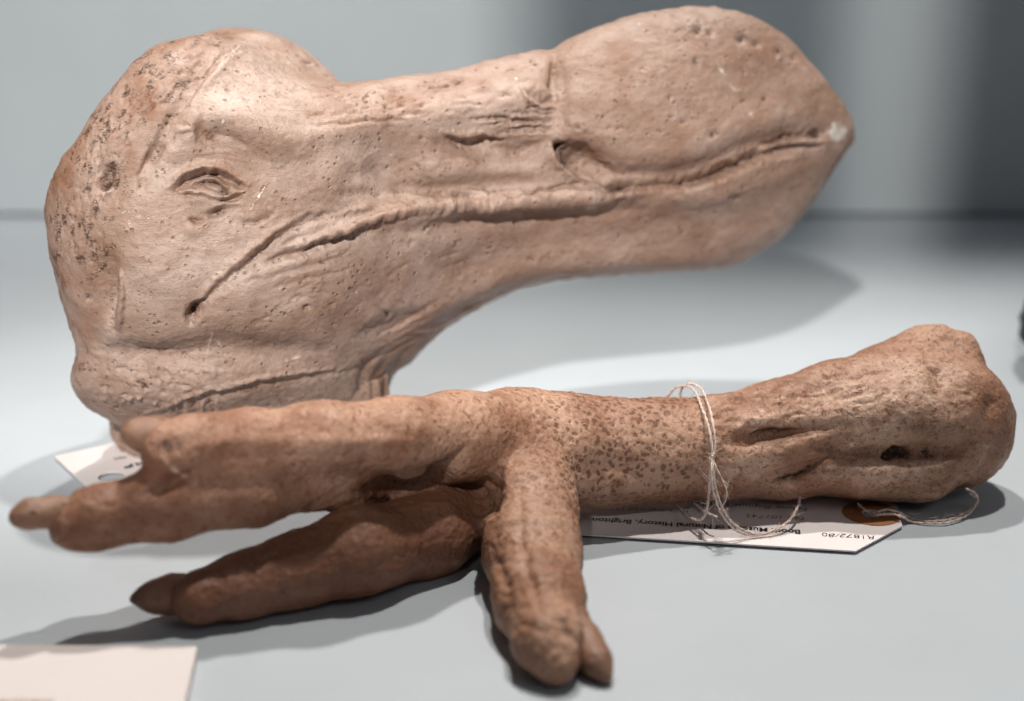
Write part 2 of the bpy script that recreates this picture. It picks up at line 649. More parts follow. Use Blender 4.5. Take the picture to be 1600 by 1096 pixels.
# ------------------------------------------------------------------ the dodo head
HEAD_Y = 0.386
OUT = [(290, 64), (322, 58), (352, 62), (385, 76), (420, 98), (455, 124), (495, 137), (545, 134), (600, 128), (650, 120),
       (700, 112), (750, 102), (800, 91), (830, 85), (850, 84), (863, 84), (885, 71), (920, 54), (970, 34), (1010, 24),
       (1060, 18), (1110, 17), (1150, 24), (1200, 45), (1240, 75), (1275, 115), (1303, 150), (1324, 176), (1334, 203),
       (1333, 224), (1322, 238), (1305, 262), (1285, 295), (1255, 335), (1220, 370), (1185, 396), (1150, 413), (1120, 420),
       (1060, 423), (1000, 425), (940, 430), (880, 437), (840, 444), (800, 457), (760, 476), (720, 498), (692, 516),
       (665, 543), (642, 566), (616, 584), (606, 610), (594, 640), (560, 668), (480, 690), (380, 700), (290, 700),
       (225, 683), (190, 664), (160, 648), (136, 630), (122, 608), (121, 580), (126, 552), (124, 530), (116, 500),
       (105, 470), (95, 435), (84, 400), (79, 360), (80, 320), (88, 285), (104, 250), (125, 224), (150, 185), (180, 145),
       (215, 103), (250, 76)]


YAW, HEAD_X = 0.30, -0.072      # the bill swings away from the camera


def z_mid(x, y):
    return (HEAD_Y + YAW * (x - HEAD_X) - SP * y) / CP


def build_head():
    h = 0.00085
    out = catmull(np.array(OUT + [OUT[0]], float), 3)[:-1]
    t = (out[:, 1] - 548) / FX
    Z0 = (HEAD_Y - YAW * HEAD_X) / (CP - SP * t - YAW * (out[:, 0] - 800) / FX)
    poly = np.stack([(out[:, 0] - 800) / FX * Z0, -(out[:, 1] - 548) / FX * Z0], 1)
    x0, x1 = poly[:, 0].min() - 0.006, poly[:, 0].max() + 0.006
    y0, y1 = poly[:, 1].min() - 0.006, poly[:, 1].max() + 0.012
    xs = np.arange(x0, x1, h)
    ys = np.arange(y0, y1, h)
    X, Y = np.meshgrid(xs, ys, indexing='ij')
    pp = np.stack([X.ravel(), Y.ravel()], 1)
    d, _ = polydist(pp, np.concatenate([poly, poly[:1]]))
    # inside test
    ins = np.zeros(len(pp), bool)
    a, b = poly, np.roll(poly, -1, 0)
    for k in range(len(poly)):
        c = (a[k, 1] > pp[:, 1]) != (b[k, 1] > pp[:, 1])
        xi = a[k, 0] + (pp[:, 1] - a[k, 1]) / (b[k, 1] - a[k, 1] + 1e-15) * (b[k, 0] - a[k, 0])
        ins ^= c & (pp[:, 0] < xi)
    ins = ins.reshape(X.shape)
    d = d.reshape(X.shape)
    # inflate: lap(phi) = -2
    phi = np.where(ins, 0.0004, 0.0)
    ix, iy = np.indices(X.shape)
    col = [((ix + iy) % 2 == c) & ins for c in (0, 1)]
    for m in col:
        m[0, :] = m[-1, :] = False
        m[:, 0] = m[:, -1] = False
    for it in range(460):
        for m in col:
            nb = np.zeros_like(phi)
            nb[1:-1, 1:-1] = phi[2:, 1:-1] + phi[:-2, 1:-1] + phi[1:-1, 2:] + phi[1:-1, :-2]
            new = (nb + 2 * h * h) / 4
            phi = np.where(m, phi + 1.94 * (new - phi), phi)
    phi = np.where(ins, phi, -0.05 * d)
    pxc = 800 + X / z_mid(X, Y) * FX
    K = np.interp(pxc, [60, 200, 420, 540, 620, 720, 820, 880, 960, 1080, 1220, 1330],
                  [0.85, 0.85, 0.85, 0.72, 0.52, 0.42, 0.38, 0.42, 0.50, 0.55, 0.55, 0.55])
    Tm = np.sqrt(np.maximum(phi * K, 0)).max(1)
    print("half widths mm", [(int(800 + xs[i] / 0.395 * FX), round(float(Tm[i]) * 1000, 1)) for i in range(0, len(xs), 16)])
    zs = np.arange(0.315, 0.535, h)
    f = (zs[None, None, :] - z_mid(X, Y)[:, :, None]) ** 2 - (K * phi)[:, :, None]
    gx, gy, gz = np.gradient(f, h)
    f = f / np.maximum(np.sqrt(gx * gx + gy * gy + gz * gz), 0.008)
    del gx, gy, gz
    # the far half of the swollen forehead, beyond the root of the bill
    G = np.meshgrid(xs, ys, zs, indexing='ij')

    def ell(cx, cy, cz, rx, ry, rz, ang=0):
        c, s = math.cos(ang), math.sin(ang)
        ux, uy, uz = G[0] - cx, G[1] - cy, G[2] - cz
        e = np.sqrt(((ux * c + uy * s) / rx) ** 2 + ((-ux * s + uy * c) / ry) ** 2 + (uz / rz) ** 2)
        return (e - 1) * min(rx, ry, rz)

    def smin(a_, b_, k):
        hh = np.clip(0.5 + 0.5 * (b_ - a_) / k, 0, 1)
        return b_ * (1 - hh) + a_ * hh - k * hh * (1 - hh)

    c = local_of(405, 168, 0.403)
    f = smin(f, ell(c[0], c[1], c[2], 0.0268, 0.0205, 0.026, math.radians(-24)), 0.007)
    v, q = surface_nets(f, (xs[0], ys[0], zs[0]), h)
    del f, G
    v = smooth(v, q, 6)
    v, q = subdivide(v, q)

    def proj(v):
        zm = z_mid(v[:, 0], v[:, 1])
        zn = np.where(v[:, 2] > zm, 2 * zm - v[:, 2], v[:, 2])
        return np.stack([800 + FX * v[:, 0] / zn, 548 - FX * v[:, 1] / zn], 1)

    # ---- broad forms
    n = normals(v, q)
    P = proj(v)
    w = sstep(0.0, 0.45, np.abs(n[:, 2]))
    S = Sculpt(P, w)
    S.stroke([(560, 275), (640, 280), (720, 300), (820, 300)], 26, -2.52)            # hollow along the bill side
    S.blob(735, 245, 70, 40, 10, mm=-1.68)
    S.blob(700, 275, 70, 22, 6, mm=1.82)
    S.stroke([(930, 268), (1000, 274), (1080, 268), (1150, 240), (1230, 212), (1290, 205)], 13, -2.6)
    S.stroke([(940, 215), (1010, 232), (1090, 222), (1170, 195), (1250, 172)], 26, 1.6)
    S.stroke([(1050, 312), (1120, 300), (1200, 275), (1270, 255)], 14, 1.4)
    S.stroke([(1010, 345), (1080, 350), (1150, 345), (1210, 320)], 20, -1.4)
    S.stroke([(540, 306), (640, 304), (740, 296), (850, 282)], 13, -1.8)
    S.stroke([(500, 372), (600, 342), (720, 320), (860, 308), (980, 300)], 11, 2.0)
    S.stroke([(640, 362), (760, 345), (900, 335), (1010, 328)], 13, -1.5)
    S.blob(905, 252, 26, 20, 40, mm=-2.6)
    S.blob(300, 480, 30, 22, -45, mm=-1.2)
    S.stroke([(690, 222), (740, 228), (800, 236), (850, 226)], 15, -1.9)
    S.stroke([(580, 240), (610, 275), (660, 295)], 22, -1.2)
    S.stroke([(900, 240), (940, 262), (985, 280)], 18, -1.2)
    S.stroke([(480, 215), (560, 196), (640, 184), (760, 165), (850, 150)], 22, 1.82)  # shoulder of the culmen
    S.blob(610, 255, 45, 40, 0, mm=-1.96)
    S.stroke([(300, 320), (420, 300), (520, 280)], 45, 0.84)
    S.blob(335, 292, 85, 62, 0, mm=-2.80)                                            # eye socket
    S.stroke([(270, 235), (330, 190), (400, 200), (470, 235)], 24, 2.24)               # brow
    S.blob(330, 214, 22, 16, 0, mm=-1.82)
    S.blob(400, 206, 42, 17, 25, mm=1.26)
    S.stroke([(345, 228), (390, 240), (430, 255)], 10, -0.98)
    S.blob(450, 470, 130, 75, -20, mm=3.64)                                          # jaw muscle
    S.blob(250, 440, 60, 90, 0, mm=1.68)
    S.stroke([(175, 548), (250, 562), (330, 545), (420, 545), (500, 545)], 22, -3.36)  # furrow under the jaw
    S.blob(215, 562, 50, 18, 8, mm=-1.68)
    S.stroke([(140, 600), (200, 610), (330, 600), (460, 580)], 24, 1.68)
    S.stroke([(172, 395), (170, 460), (178, 515)], 15, -3.08)                         # nape hollow
    S.stroke([(188, 425), (189, 470), (186, 520)], 6, 1.68)
    S.stroke([(140, 450), (148, 520), (160, 560)], 11, -1.40)
    S.stroke([(130, 560), (128, 600), (140, 630)], 10, 1.12)
    S.blob(168, 285, 22, 26, 0, mm=-1.40)
    S.stroke([(640, 505), (720, 462), (820, 424), (930, 408), (1040, 403), (1130, 404)], 15, 2.38)  # lower rim of the mandible
    S.stroke([(620, 480), (720, 425), (820, 385), (920, 365), (1040, 350)], 34, -1.68)
    S.stroke([(560, 500), (640, 470), (720, 440)], 20, 1.40)
    S.blob(1105, 358, 40, 22, 20, mm=-1.40)
    S.blob(1010, 160, 130, 90, 0, mm=1.96)                                           # swollen sheath of the bill
    S.stroke([(866, 95), (872, 140), (868, 190), (872, 230)], 13, -2.38)              # groove where the sheath begins
    S.stroke([(905, 215), (950, 270), (1010, 282)], 16, -1.68)
    S.stroke([(560, 520), (600, 505), (660, 490)], 14, -1.40)
    for fx_, x2 in ((560, 572), (583, 590), (603, 604)):
        S.stroke([(fx_ + 35, 545), (fx_ + 8, 580), (x2 - 8, 640)], 6, -0.9, dirt=0.25)
    S.stroke([(330, 70), (300, 120), (270, 180), (235, 250), (222, 300)], 9, -1.12)     # edge of the hood
    v = v + n * (S.h * 0.001)[:, None]
    dirt0, wash0 = S.dirt, S.wash

    # ---- fine forms
    n = normals(v, q)
    jit = np.stack([fbm(v * 260, 2, 5), fbm(v * 260, 2, 9)], 1)
    P = proj(v) + jit * 5.0
    w = sstep(0.02, 0.4, np.abs(n[:, 2]))
    S = Sculpt(P, w)
    S.dirt, S.wash = dirt0, wash0
    # eye: lids, slit, wrinkles
    P0 = S.P
    S.P = proj(v) + jit * 2.2 + 3.2 * np.stack([fbm(v * 620, 2, 81), fbm(v * 620, 2, 82)], 1)
    S.stroke([(262, 293), (282, 272), (312, 261), (345, 263), (372, 276), (388, 291)], 3.86, 1.68)
    S.stroke([(272, 297), (295, 282), (322, 275), (350, 279), (374, 288)], 4.60, -3.12, dirt=0.5)
    S.stroke([(300, 283), (325, 278), (345, 286), (360, 300)], 2.39, 1.56, scuff=0.15)
    S.stroke([(298, 291), (318, 288), (338, 291), (352, 301)], 3.68, -3.12, dirt=0.9)
    S.stroke([(276, 299), (300, 300), (325, 305), (350, 307), (380, 296)], 2.76, 1.68, scuff=0.25)
    S.blob(372, 286, 6, 4, 40, mm=-1.5, dirt=0.8)
    S.blob(353, 301, 6, 4, 30, mm=-1.5, dirt=0.8)
    S.stroke([(340, 314), (362, 312), (382, 302)], 2.39, -1.80, dirt=0.5)
    S.stroke([(330, 322), (355, 317), (375, 318)], 2.76, 1.08, scuff=0.2)
    S.stroke([(322, 335), (340, 330), (358, 327)], 3.86, -2.40, dirt=0.75)
    S.stroke([(296, 342), (308, 345), (318, 343)], 3.22, -1.44, dirt=0.45)
    S.stroke([(285, 302), (297, 306), (305, 309)], 2.76, -0.96, dirt=0.2)
    S.stroke([(300, 247), (340, 243), (392, 252)], 2.76, -0.60, wash=0.4)
    S.stroke([(290, 345), (305, 360), (318, 352)], 8.28, 0.72, scuff=0.3)
    S.stroke([(375, 345), (395, 349), (412, 343), (428, 336)], 3.22, -0.84, dirt=0.15)
    # tick marks above the eye
    S.stroke([(272, 203), (300, 202)], 3.2, 0.5)
    S.stroke([(272, 209), (302, 208)], 2.2, -0.7, dirt=0.3)
    S.stroke([(275, 194), (296, 193)], 1.8, -0.4, wash=0.5)
    S.stroke([(312, 175), (311, 205), (309, 226)], 3.4, -0.6, wash=0.6)
    S.blob(318, 214, 5, 8, 0, mm=-0.6, wash=0.9, dirt=0.3)
    S.stroke([(330, 207), (360, 217), (388, 231)], 5, -0.9, dirt=0.25)
    S.stroke([(345, 203), (353, 185)], 1.5, 0.2, scuff=0.75)
    # boundary line of the hood
    S.stroke([(372, 72), (345, 92), (318, 122), (296, 152), (268, 190), (255, 215)], 3.0, -0.8, dirt=0.3, wash=0.45)
    S.stroke([(380, 80), (350, 102), (322, 132), (300, 160)], 5.0, 0.6, scuff=0.25)
    S.stroke([(252, 205), (246, 230), (232, 252), (219, 272)], 4.5, -1.3, dirt=0.5)
    S.stroke([(216, 275), (222, 290), (214, 300)], 4, -0.7, wash=0.5)
    S.blob(232, 222, 10, 16, 20, mm=-0.4, dirt=0.35)
    S.stroke([(370, 80), (420, 72), (470, 78)], 4, -0.5, wash=0.4)
    for x, y, a_ in ((268, 183, 2.2), (261, 194, 2.4)):
        S.blob(x, y, a_, a_, 0, mm=-1.0, dirt=0.95)
    # ear hole
    S.blob(164, 282, 6, 11, 10, mm=-1.6, dirt=0.6)
    S.blob(172, 271, 6, 8, 0, mm=-1.2, dirt=0.75)
    S.blob(166, 292, 5.5, 4, -20, mm=-2.2, dirt=0.98)
    S.stroke([(158, 292), (164, 303), (174, 300), (178, 288)], 3.5, 0.9, scuff=0.45)
    # nape
    S.stroke([(189, 418), (191, 455), (188, 485), (185, 512)], 3.5, 1.0, wash=0.35)
    S.stroke([(182, 425), (181, 460), (177, 490)], 3.5, -1.0, dirt=0.4)
    S.blob(173, 470, 10, 18, 0, dirt=0.45)
    S.blob(152, 408, 9, 16, 0, dirt=0.45, mm=-0.5)
    S.stroke([(148, 395), (149, 425)], 2.5, -0.7, dirt=0.6)
    S.stroke([(128, 560), (124, 590), (128, 612)], 7, 0.3, wash=0.7)
    S.stroke([(190, 535), (230, 547), (280, 552), (330, 546)], 8, -0.8, dirt=0.35)
    # corner of the mouth: hole, creases, folds
    S.stroke([(299, 505), (301, 492), (308, 480), (322, 468)], 6.67, -1.94, dirt=0.6)
    S.blob(301, 491, 5, 9, 15, mm=-2.5, dirt=0.97)
    S.stroke([(318, 470), (352, 440), (380, 418), (410, 395), (440, 372)], 6.09, -1.65, dirt=0.5)
    S.stroke([(305, 470), (345, 435), (385, 400), (430, 362), (470, 340)], 6.00, 0.94, wash=0.3)
    S.stroke([(400, 402), (440, 368), (475, 347), (515, 337), (560, 331)], 4.93, -1.07, dirt=0.42, wash=0.3)
    S.stroke([(400, 415), (430, 405), (468, 396), (505, 383), (548, 368), (590, 352), (640, 340), (690, 331)], 5.22, -1.75, dirt=0.55)
    S.stroke([(470, 383), (520, 366), (570, 350), (630, 334), (700, 322), (780, 313), (850, 308)], 8.00, 2.56, wash=0.5)
    S.stroke([(440, 386), (456, 379), (470, 374)], 5.80, -0.78, dirt=0.2)
    S.stroke([(440, 388), (460, 383), (478, 372)], 3.00, 0.68, scuff=0.3)
    for k in range(5):
        S.stroke([(395 + 6 * k, 424 + 7 * k), (450 + 8 * k, 405 + 8 * k), (520 + 8 * k, 383 + 9 * k)], 2.2, (-0.32, 0.2)[k % 2], dirt=(0.12, 0)[k % 2])
    S.stroke([(500, 342), (560, 328), (620, 323), (670, 318)], 3.50, 1.08)
    S.stroke([(575, 327), (590, 325), (600, 324)], 3.50, -0.81, dirt=0.35)
    # gape between the jaws
    S.stroke([(670, 305), (700, 307), (740, 310), (770, 312)], 4.5, -1.49, dirt=0.5)
    S.stroke([(680, 298), (730, 301), (785, 307)], 5, 1.08)
    S.stroke([(760, 313), (820, 305), (870, 295), (910, 286)], 2.4, -1.76, dirt=0.55)
    S.stroke([(700, 322), (780, 318), (850, 313), (920, 307), (990, 300), (1045, 291)], 7.5, 2.16, wash=0.55, scuff=0.12)
    S.blob(925, 318, 14, 9, -25, mm=0.4, scuff=0.55)
    S.blob(972, 291, 13, 4.5, -8, mm=-2.4, dirt=0.98)
    S.stroke([(955, 293), (1000, 292), (1050, 289), (1085, 284), (1120, 272), (1150, 258), (1185, 243)], 5.6, -2.8, dirt=0.5, taper=False)
    S.stroke([(1060, 288), (1110, 275), (1150, 258), (1180, 246)], 4.5, -1.2, dirt=0.75)
    S.stroke([(1170, 246), (1205, 236), (1245, 229), (1285, 229)], 3.0, -2.29, dirt=0.75)
    S.stroke([(1185, 228), (1220, 219), (1255, 213), (1285, 210)], 3.4, -2.03, dirt=0.7)
    S.stroke([(1190, 232), (1225, 225), (1260, 221), (1290, 222)], 3.0, 1.62, wash=0.5)
    S.stroke([(1100, 262), (1150, 240), (1190, 228)], 7, 1.22)
    S.stroke([(1080, 296), (1140, 278), (1200, 255), (1260, 243)], 7, 1.08)
    S.blob(1276, 211, 8, 6, 0, mm=-1.2, dirt=0.9)
    S.blob(1308, 206, 13, 13, 10, mm=0.35, scuff=1.0, sharp=5)
    S.blob(1322, 175, 5, 9, -30, dirt=0.5)
    # nostril
    S.stroke([(872, 228), (890, 246), (912, 265), (940, 282)], 12, -4.6, dirt=0.5, wash=0.6)
    S.stroke([(884, 240), (900, 256), (918, 270)], 5, -1.5, dirt=0.85)
    S.stroke([(880, 218), (905, 235), (930, 258), (960, 280)], 9, -1.4, dirt=0.2, wash=0.4)
    S.stroke([(884, 244), (900, 256), (906, 268)], 3.0, 0.8)
    S.stroke([(904, 262), (925, 272), (932, 280)], 3.0, 0.9, wash=0.6)
    S.stroke([(868, 224), (880, 238)], 5.5, -3.24, dirt=0.95)
    S.stroke([(888, 246), (904, 262), (912, 274)], 4.5, -2.43, dirt=0.85)
    S.stroke([(858, 228), (866, 249), (884, 271), (910, 286), (935, 289)], 3.6, 2.29, scuff=0.2, wash=0.35)
    S.stroke([(878, 262), (898, 275), (916, 279)], 3.0, 1.22, wash=0.6)
    S.blob(925, 270, 7, 6, 0, mm=0.8)
    S.stroke([(940, 250), (980, 278), (1020, 285)], 7, 0.81, wash=0.3)
    # puckered skin behind the sheath
    for k, (ya, yb, yc, xa) in enumerate(((178, 175, 180, 800), (187, 186, 190, 735), (195, 189, 193, 765), (201, 199, 203, 790), (207, 205, 207, 780), (170, 168, 174, 815))):
        S.stroke([(xa, ya), ((xa + 862) / 2, yb), (862, yc)], 2.0, -1.49, dirt=0.30)
        S.stroke([(xa, ya + 4), ((xa + 862) / 2, yb + 4), (862, yc + 3)], 2.0, 0.68)
    S.stroke([(700, 215), (725, 226), (745, 227), (765, 220), (785, 220)], 4.5, -2.03, dirt=0.4)
    S.stroke([(785, 232), (805, 240), (825, 234), (845, 222)], 7, -1.62, dirt=0.35, wash=0.3)
    S.stroke([(690, 205), (720, 210), (750, 207), (790, 214)], 4.5, 1.22)
    S.stroke([(812, 135), (822, 150), (838, 163), (862, 170)], 3.2, 1.49, scuff=0.25)
    S.stroke([(825, 142), (845, 155), (868, 162)], 6, -1.22, dirt=0.45)
    S.stroke([(864, 100), (866, 140), (868, 165)], 3.4, -1.22, dirt=0.35)
    S.stroke([(882, 184), (883, 200)], 2.0, -0.54, dirt=0.5, wash=0.6)
    S.stroke([(640, 188), (600, 188), (560, 191), (480, 198)], 2.2, -0.61, dirt=0.28)
    # pits on the bill
    for x, y, r in ((1068, 190, 5), (1115, 210, 6), (917, 210, 4), (1050, 183, 3), (950, 255, 3.5), (1055, 275, 3), (1162, 292, 4),
                    (1150, 309, 6), (1135, 240, 3), (1195, 155, 4), (1160, 160, 4), (1033, 205, 3), (1090, 48, 6), (1107, 52, 5),
                    (1160, 62, 8), (1180, 68, 7), (1215, 80, 4), (1240, 90, 4), (880, 145, 3), (860, 133, 2.5), (836, 100, 4), (828, 95, 3)):
        S.blob(x, y, r, r * 0.8, 0, mm=-0.35 * r / 3, dirt=0.75)
    S.blob(1085, 38, 22, 9, 12, mm=0.2, scuff=0.35)
    S.blob(1065, 42, 14, 8, 12, scuff=0.4)
    for pts in ([(1118, 95), (1128, 110), (1140, 118)], [(1135, 130), (1150, 140), (1160, 150)], [(1165, 168), (1182, 190)],
                [(1130, 150), (1140, 158)], [(1215, 85), (1220, 95)], [(1000, 36), (996, 40)]):
        S.stroke(pts, 3.2, 0.1, scuff=0.5)
    for x, y, rx, ry in ((1240, 140, 30, 40), (1285, 160, 16, 30), (985, 140, 50, 40), (930, 190, 25, 40), (1215, 260, 50, 16),
                         (1150, 380, 40, 20), (1000, 110, 60, 20), (880, 330, 60, 10), (760, 330, 60, 10), (1050, 410, 80, 9), (880, 425, 80, 8)):
        S.blob(x, y, rx, ry, 0, wash=0.45)
    S.stroke([(1205, 50), (1255, 95), (1300, 150), (1325, 185)], 9, 0.1, wash=0.75)
    # worn folds of the throat and the rough cut edge
    S.stroke([(225, 648), (275, 628), (330, 611), (390, 597), (450, 585), (520, 575)], 3.0, 0.9, wash=0.35, scuff=0.15)
    S.stroke([(235, 656), (285, 636), (340, 618), (400, 604), (470, 592), (540, 580)], 6, -0.9)
    for k in range(8):
        xx = 268 + 10 * k + RNG.uniform(-3, 3)
        S.stroke([(xx, 622), (xx + 2, 640), (xx + RNG.uniform(-4, 4), 652)], 2.2, RNG.choice([-0.8, 0.5]), dirt=0.15)
    for k in range(46):
        a0, r0 = RNG.uniform(150, 330), RNG.uniform(572, 635)
        L, an = RNG.uniform(6, 18), RNG.uniform(-0.2, 0.9)
        S.stroke([(a0, r0), (a0 + L * math.cos(an), r0 + L * math.sin(an))], 2.0, RNG.choice([-0.7, 0.55]), dirt=RNG.choice([0, 0.45]), scuff=RNG.choice([0, 0, 0.35]))
    S.stroke([(210, 592), (222, 602), (236, 610)], 4, -0.9, dirt=0.8)
    # flowing folds at the throat
    for k in (0, 1, 3, 6):
        S.stroke([(690 - 4 * k + RNG.uniform(-14, 14), 470 + 9 * k), (640 - 8 * k, 498 + 10 * k), (590 - 10 * k, 525 + 11 * k)], 2.6, (-0.45, 0.3)[k % 2], dirt=(0.3, 0)[k % 2])
    S.stroke([(830, 445), (770, 468), (715, 494), (680, 515), (640, 523)], 3, 0.7)
    # feathered grain on the crown and nape
    for k in range(150):
        t_ = RNG.uniform(0, 1)
        bx, by = np.interp(t_, [0, .3, .55, .8, 1], [330, 225, 160, 120, 110]), np.interp(t_, [0, .3, .55, .8, 1], [75, 120, 205, 300, 400])
        bx += RNG.uniform(-15, 45)
        by += RNG.uniform(-12, 30)
        an = math.radians(np.interp(t_, [0, .3, .55, .8, 1], [150, 140, 125, 100, 92])) + RNG.uniform(-0.25, 0.25)
        L = RNG.uniform(8, 30)
        S.stroke([(bx, by), (bx + L * math.cos(an), by + L * math.sin(an))], RNG.uniform(1.6, 2.6), -0.3, dirt=RNG.uniform(0.2, 0.7))
    for x, y, rx, ry in ((160, 215, 14, 26), (215, 155, 18, 14), (265, 95, 26, 9), (145, 330, 12, 30), (120, 250, 14, 20), (155, 400, 16, 18)):
        S.blob(x, y, rx, ry, 20, dirt=0.42)
    # flow lines on the bill and muzzle
    for k in range(60):
        x, y = RNG.uniform(470, 850), RNG.uniform(125, 190)
        S.stroke([(x, y), (x + RNG.uniform(12, 50), y - RNG.uniform(2, 9))], 1.9, -0.25, dirt=RNG.uniform(0, 0.5))
    for k in range(26):
        x = RNG.uniform(540, 700)
        y = 172 - 0.085 * (x - 540) * 2 + RNG.uniform(-12, 10) - 12
        S.stroke([(x, y), (x + RNG.uniform(6, 18), y - RNG.uniform(1, 4))], 2.0, -0.3, dirt=RNG.uniform(0.5, 0.9))
    for k in range(60):
        x, y = RNG.uniform(380, 900), RNG.uniform(380, 520)
        if y < 560 - 0.33 * (x - 380) - 30:
            S.stroke([(x, y), (x + RNG.uniform(8, 34), y - RNG.uniform(2, 14))], 2.0, -0.3, dirt=RNG.uniform(0, 0.4))
    for x, y in ((520, 405), (535, 402), (505, 412), (470, 468), (620, 300), (590, 303), (640, 322), (480, 480), (680, 318), (500, 337), (483, 337)):
        S.blob(x, y, 5, 3, 0, mm=-0.4, dirt=0.6)
    # scattered pin holes
    for k in range(100):
        x, y = RNG.uniform(95, 1300), RNG.uniform(60, 640)
        r = 0.8 + RNG.exponential(0.9)
        S.blob(x, y, r, r * RNG.uniform(0.6, 1), RNG.uniform(0, 180), mm=-0.3 - 0.12 * r, dirt=RNG.uniform(0.55, 1.0))
    for k in range(70):
        x, y = RNG.uniform(110, 1290), RNG.uniform(80, 640)
        S.blob(x, y, RNG.uniform(1, 3), RNG.uniform(0.8, 1.6), RNG.uniform(0, 180), mm=0.1, scuff=RNG.uniform(0.3, 0.7))
    for x, y, r in ((250, 380, 60), (380, 450, 55), (320, 400, 40), (430, 330, 45), (560, 420, 70), (620, 210, 40), (780, 280, 60)):
        S.blob(x, y, r, r * 0.6, 0, scuff=0.14)
    S.P = P0
    # brown stain of the hooded back of the head, rust in the brow, patches of toning
    Pq = proj(v)
    hood = np.interp(Pq[:, 1], [50, 90, 150, 215, 300, 420, 560], [380, 345, 296, 250, 218, 195, 150])
    S.wash = np.maximum(S.wash, sstep(12, -26, Pq[:, 0] - hood) * 0.95 * (0.8 + 0.8 * fbm(v * 110, 3, 71)))
    S.dirt = np.maximum(S.dirt, sstep(10, -30, Pq[:, 0] - hood) * sstep(0.02, 0.4, fbm(v * np.array([420, 240, 420]), 3, 72)) * 0.62)
    S.dirt = np.maximum(S.dirt, sstep(560, 600, Pq[:, 1]) * sstep(0.1, 0.5, fbm(v * 380, 3, 73)) * 0.5)
    S.wash = np.maximum(S.wash, sstep(0.2, 0.55, fbm(v * np.array([45, 80, 45]), 3, 74)) * 0.45)
    S.scuff = np.maximum(S.scuff, sstep(0.25, 0.6, fbm(v * np.array([60, 90, 60]), 3, 75)) * 0.22)
    jawline = np.interp(Pq[:, 0], [540, 640, 720, 800, 900, 1040, 1130], [560, 490, 455, 428, 410, 402, 402])
    S.wash = np.maximum(S.wash, sstep(-14, 22, Pq[:, 1] - jawline) * sstep(520, 600, Pq[:, 0]) * 0.8 * (0.8 + 0.6 * fbm(v * 120, 3, 77)))
    S.wash = np.maximum(S.wash, np.exp(-0.5 * ((Pq[:, 1] - np.interp(Pq[:, 0], [460, 640, 850], [158, 142, 108])) / 30) ** 2) * sstep(440, 540, Pq[:, 0]) * sstep(920, 850, Pq[:, 0]) * 0.9 * (0.8 + 0.8 * fbm(v * 120, 3, 78)))
    S.P = proj(v) + jit * 3
    S.blob(326, 214, 12, 9, 10, dirt=0.55, wash=0.9)
    S.stroke([(315, 190), (314, 225)], 5, -0.5, dirt=0.3, wash=0.8)
    for x, y, rx, ry in ((400, 195, 14, 8), (372, 190, 18, 6), (415, 215, 10, 8), (300, 350, 14, 10), (520, 408, 26, 8), (470, 440, 30, 10), (230, 330, 10, 20)):
        S.blob(x, y, rx, ry, -15, dirt=0.22, wash=0.5)
    # pale scratches
    S.P = proj(v)
    for pts, g in (([(423, 277), (404, 308), (384, 338)], 0.85), ([(337, 505), (328, 535), (318, 580)], 0.75), ([(334, 528), (352, 547)], 0.5),
                   ([(430, 570), (455, 562), (478, 555)], 0.6), ([(158, 183), (172, 200)], 0.3), ([(545, 540), (520, 545)], 0.4)):
        S.stroke(pts, 1.5, 0.12, scuff=g)
    grain = fbm(v * np.array([600, 1000, 600]), 3, 21) * 0.15 + fbm(v * 160, 3, 3) * 0.34 + fbm(v * 55, 3, 13) * 0.55
    rough = sstep(560, 600, P[:, 1]) * sstep(420, 300, P[:, 0]) + sstep(120, 60, P[:, 0] - 100) * 0.6 + sstep(500, 560, P[:, 1]) * 0.5
    grain = grain + fbm(v * 700, 3, 8) * 0.22 * np.clip(rough, 0, 1)
    v = v + n * ((S.h + grain) * 0.001)[:, None]
    n = normals(v, q)

    Pw = proj(v)
    bw = sstep(838, 905, Pw[:, 0] + 14 * fbm(v * 150, 2, 61)) * (0.62 + 0.5 * fbm(v * 70, 3, 62))
    bw = np.maximum(bw, sstep(560, 900, Pw[:, 0]) * 0.28 * (1 + fbm(v * 90, 3, 63)))
    lowj = sstep(470, 640, Pw[:, 1]) * 0.35 * (1 + 0.8 * fbm(v * 80, 3, 64))
    S.wash = np.maximum(S.wash, np.maximum(bw * 0.78, lowj))
    # darker tone in hollows of the relief
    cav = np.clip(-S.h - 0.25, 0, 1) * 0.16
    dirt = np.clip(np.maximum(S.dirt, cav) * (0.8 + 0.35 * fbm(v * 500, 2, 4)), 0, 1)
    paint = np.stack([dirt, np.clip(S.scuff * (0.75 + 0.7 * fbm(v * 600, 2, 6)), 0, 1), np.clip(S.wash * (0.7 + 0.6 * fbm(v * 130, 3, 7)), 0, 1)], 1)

    P = proj(v)
    fc = P[q].mean(1)
    xb = np.interp(fc[:, 1], [60, 90, 150, 230, 260, 290], [866, 863, 869, 884, 905, 945])
    ym = np.interp(fc[:, 0], [900, 945, 1050, 1120, 1180, 1240, 1300, 1340], [292, 291, 289, 272, 245, 229, 226, 228])
    upper = (fc[:, 0] > xb) & (fc[:, 1] < ym)
    xl = np.interp(fc[:, 1], [270, 292, 350, 430], [1075, 1062, 1040, 1005])
    lower = (fc[:, 0] > xl) & (fc[:, 1] >= ym)
    wv = world_of(v)
    wn = n[:, [0]] * np.array([1, 0, 0]) + n[:, [1]] * np.array([0, SP, CP]) + n[:, [2]] * np.array([0, CP, -SP])
    base = Vector((-0.072, HEAD_Y, 0.0))
    root = empty("dodo_head_cast", base, "brown toned plaster cast of a dodo head with a big hooked bill pointing right", "plaster cast")
    part("head", wv, q, ~(upper | lower), wn, paint, M_HEAD, root)
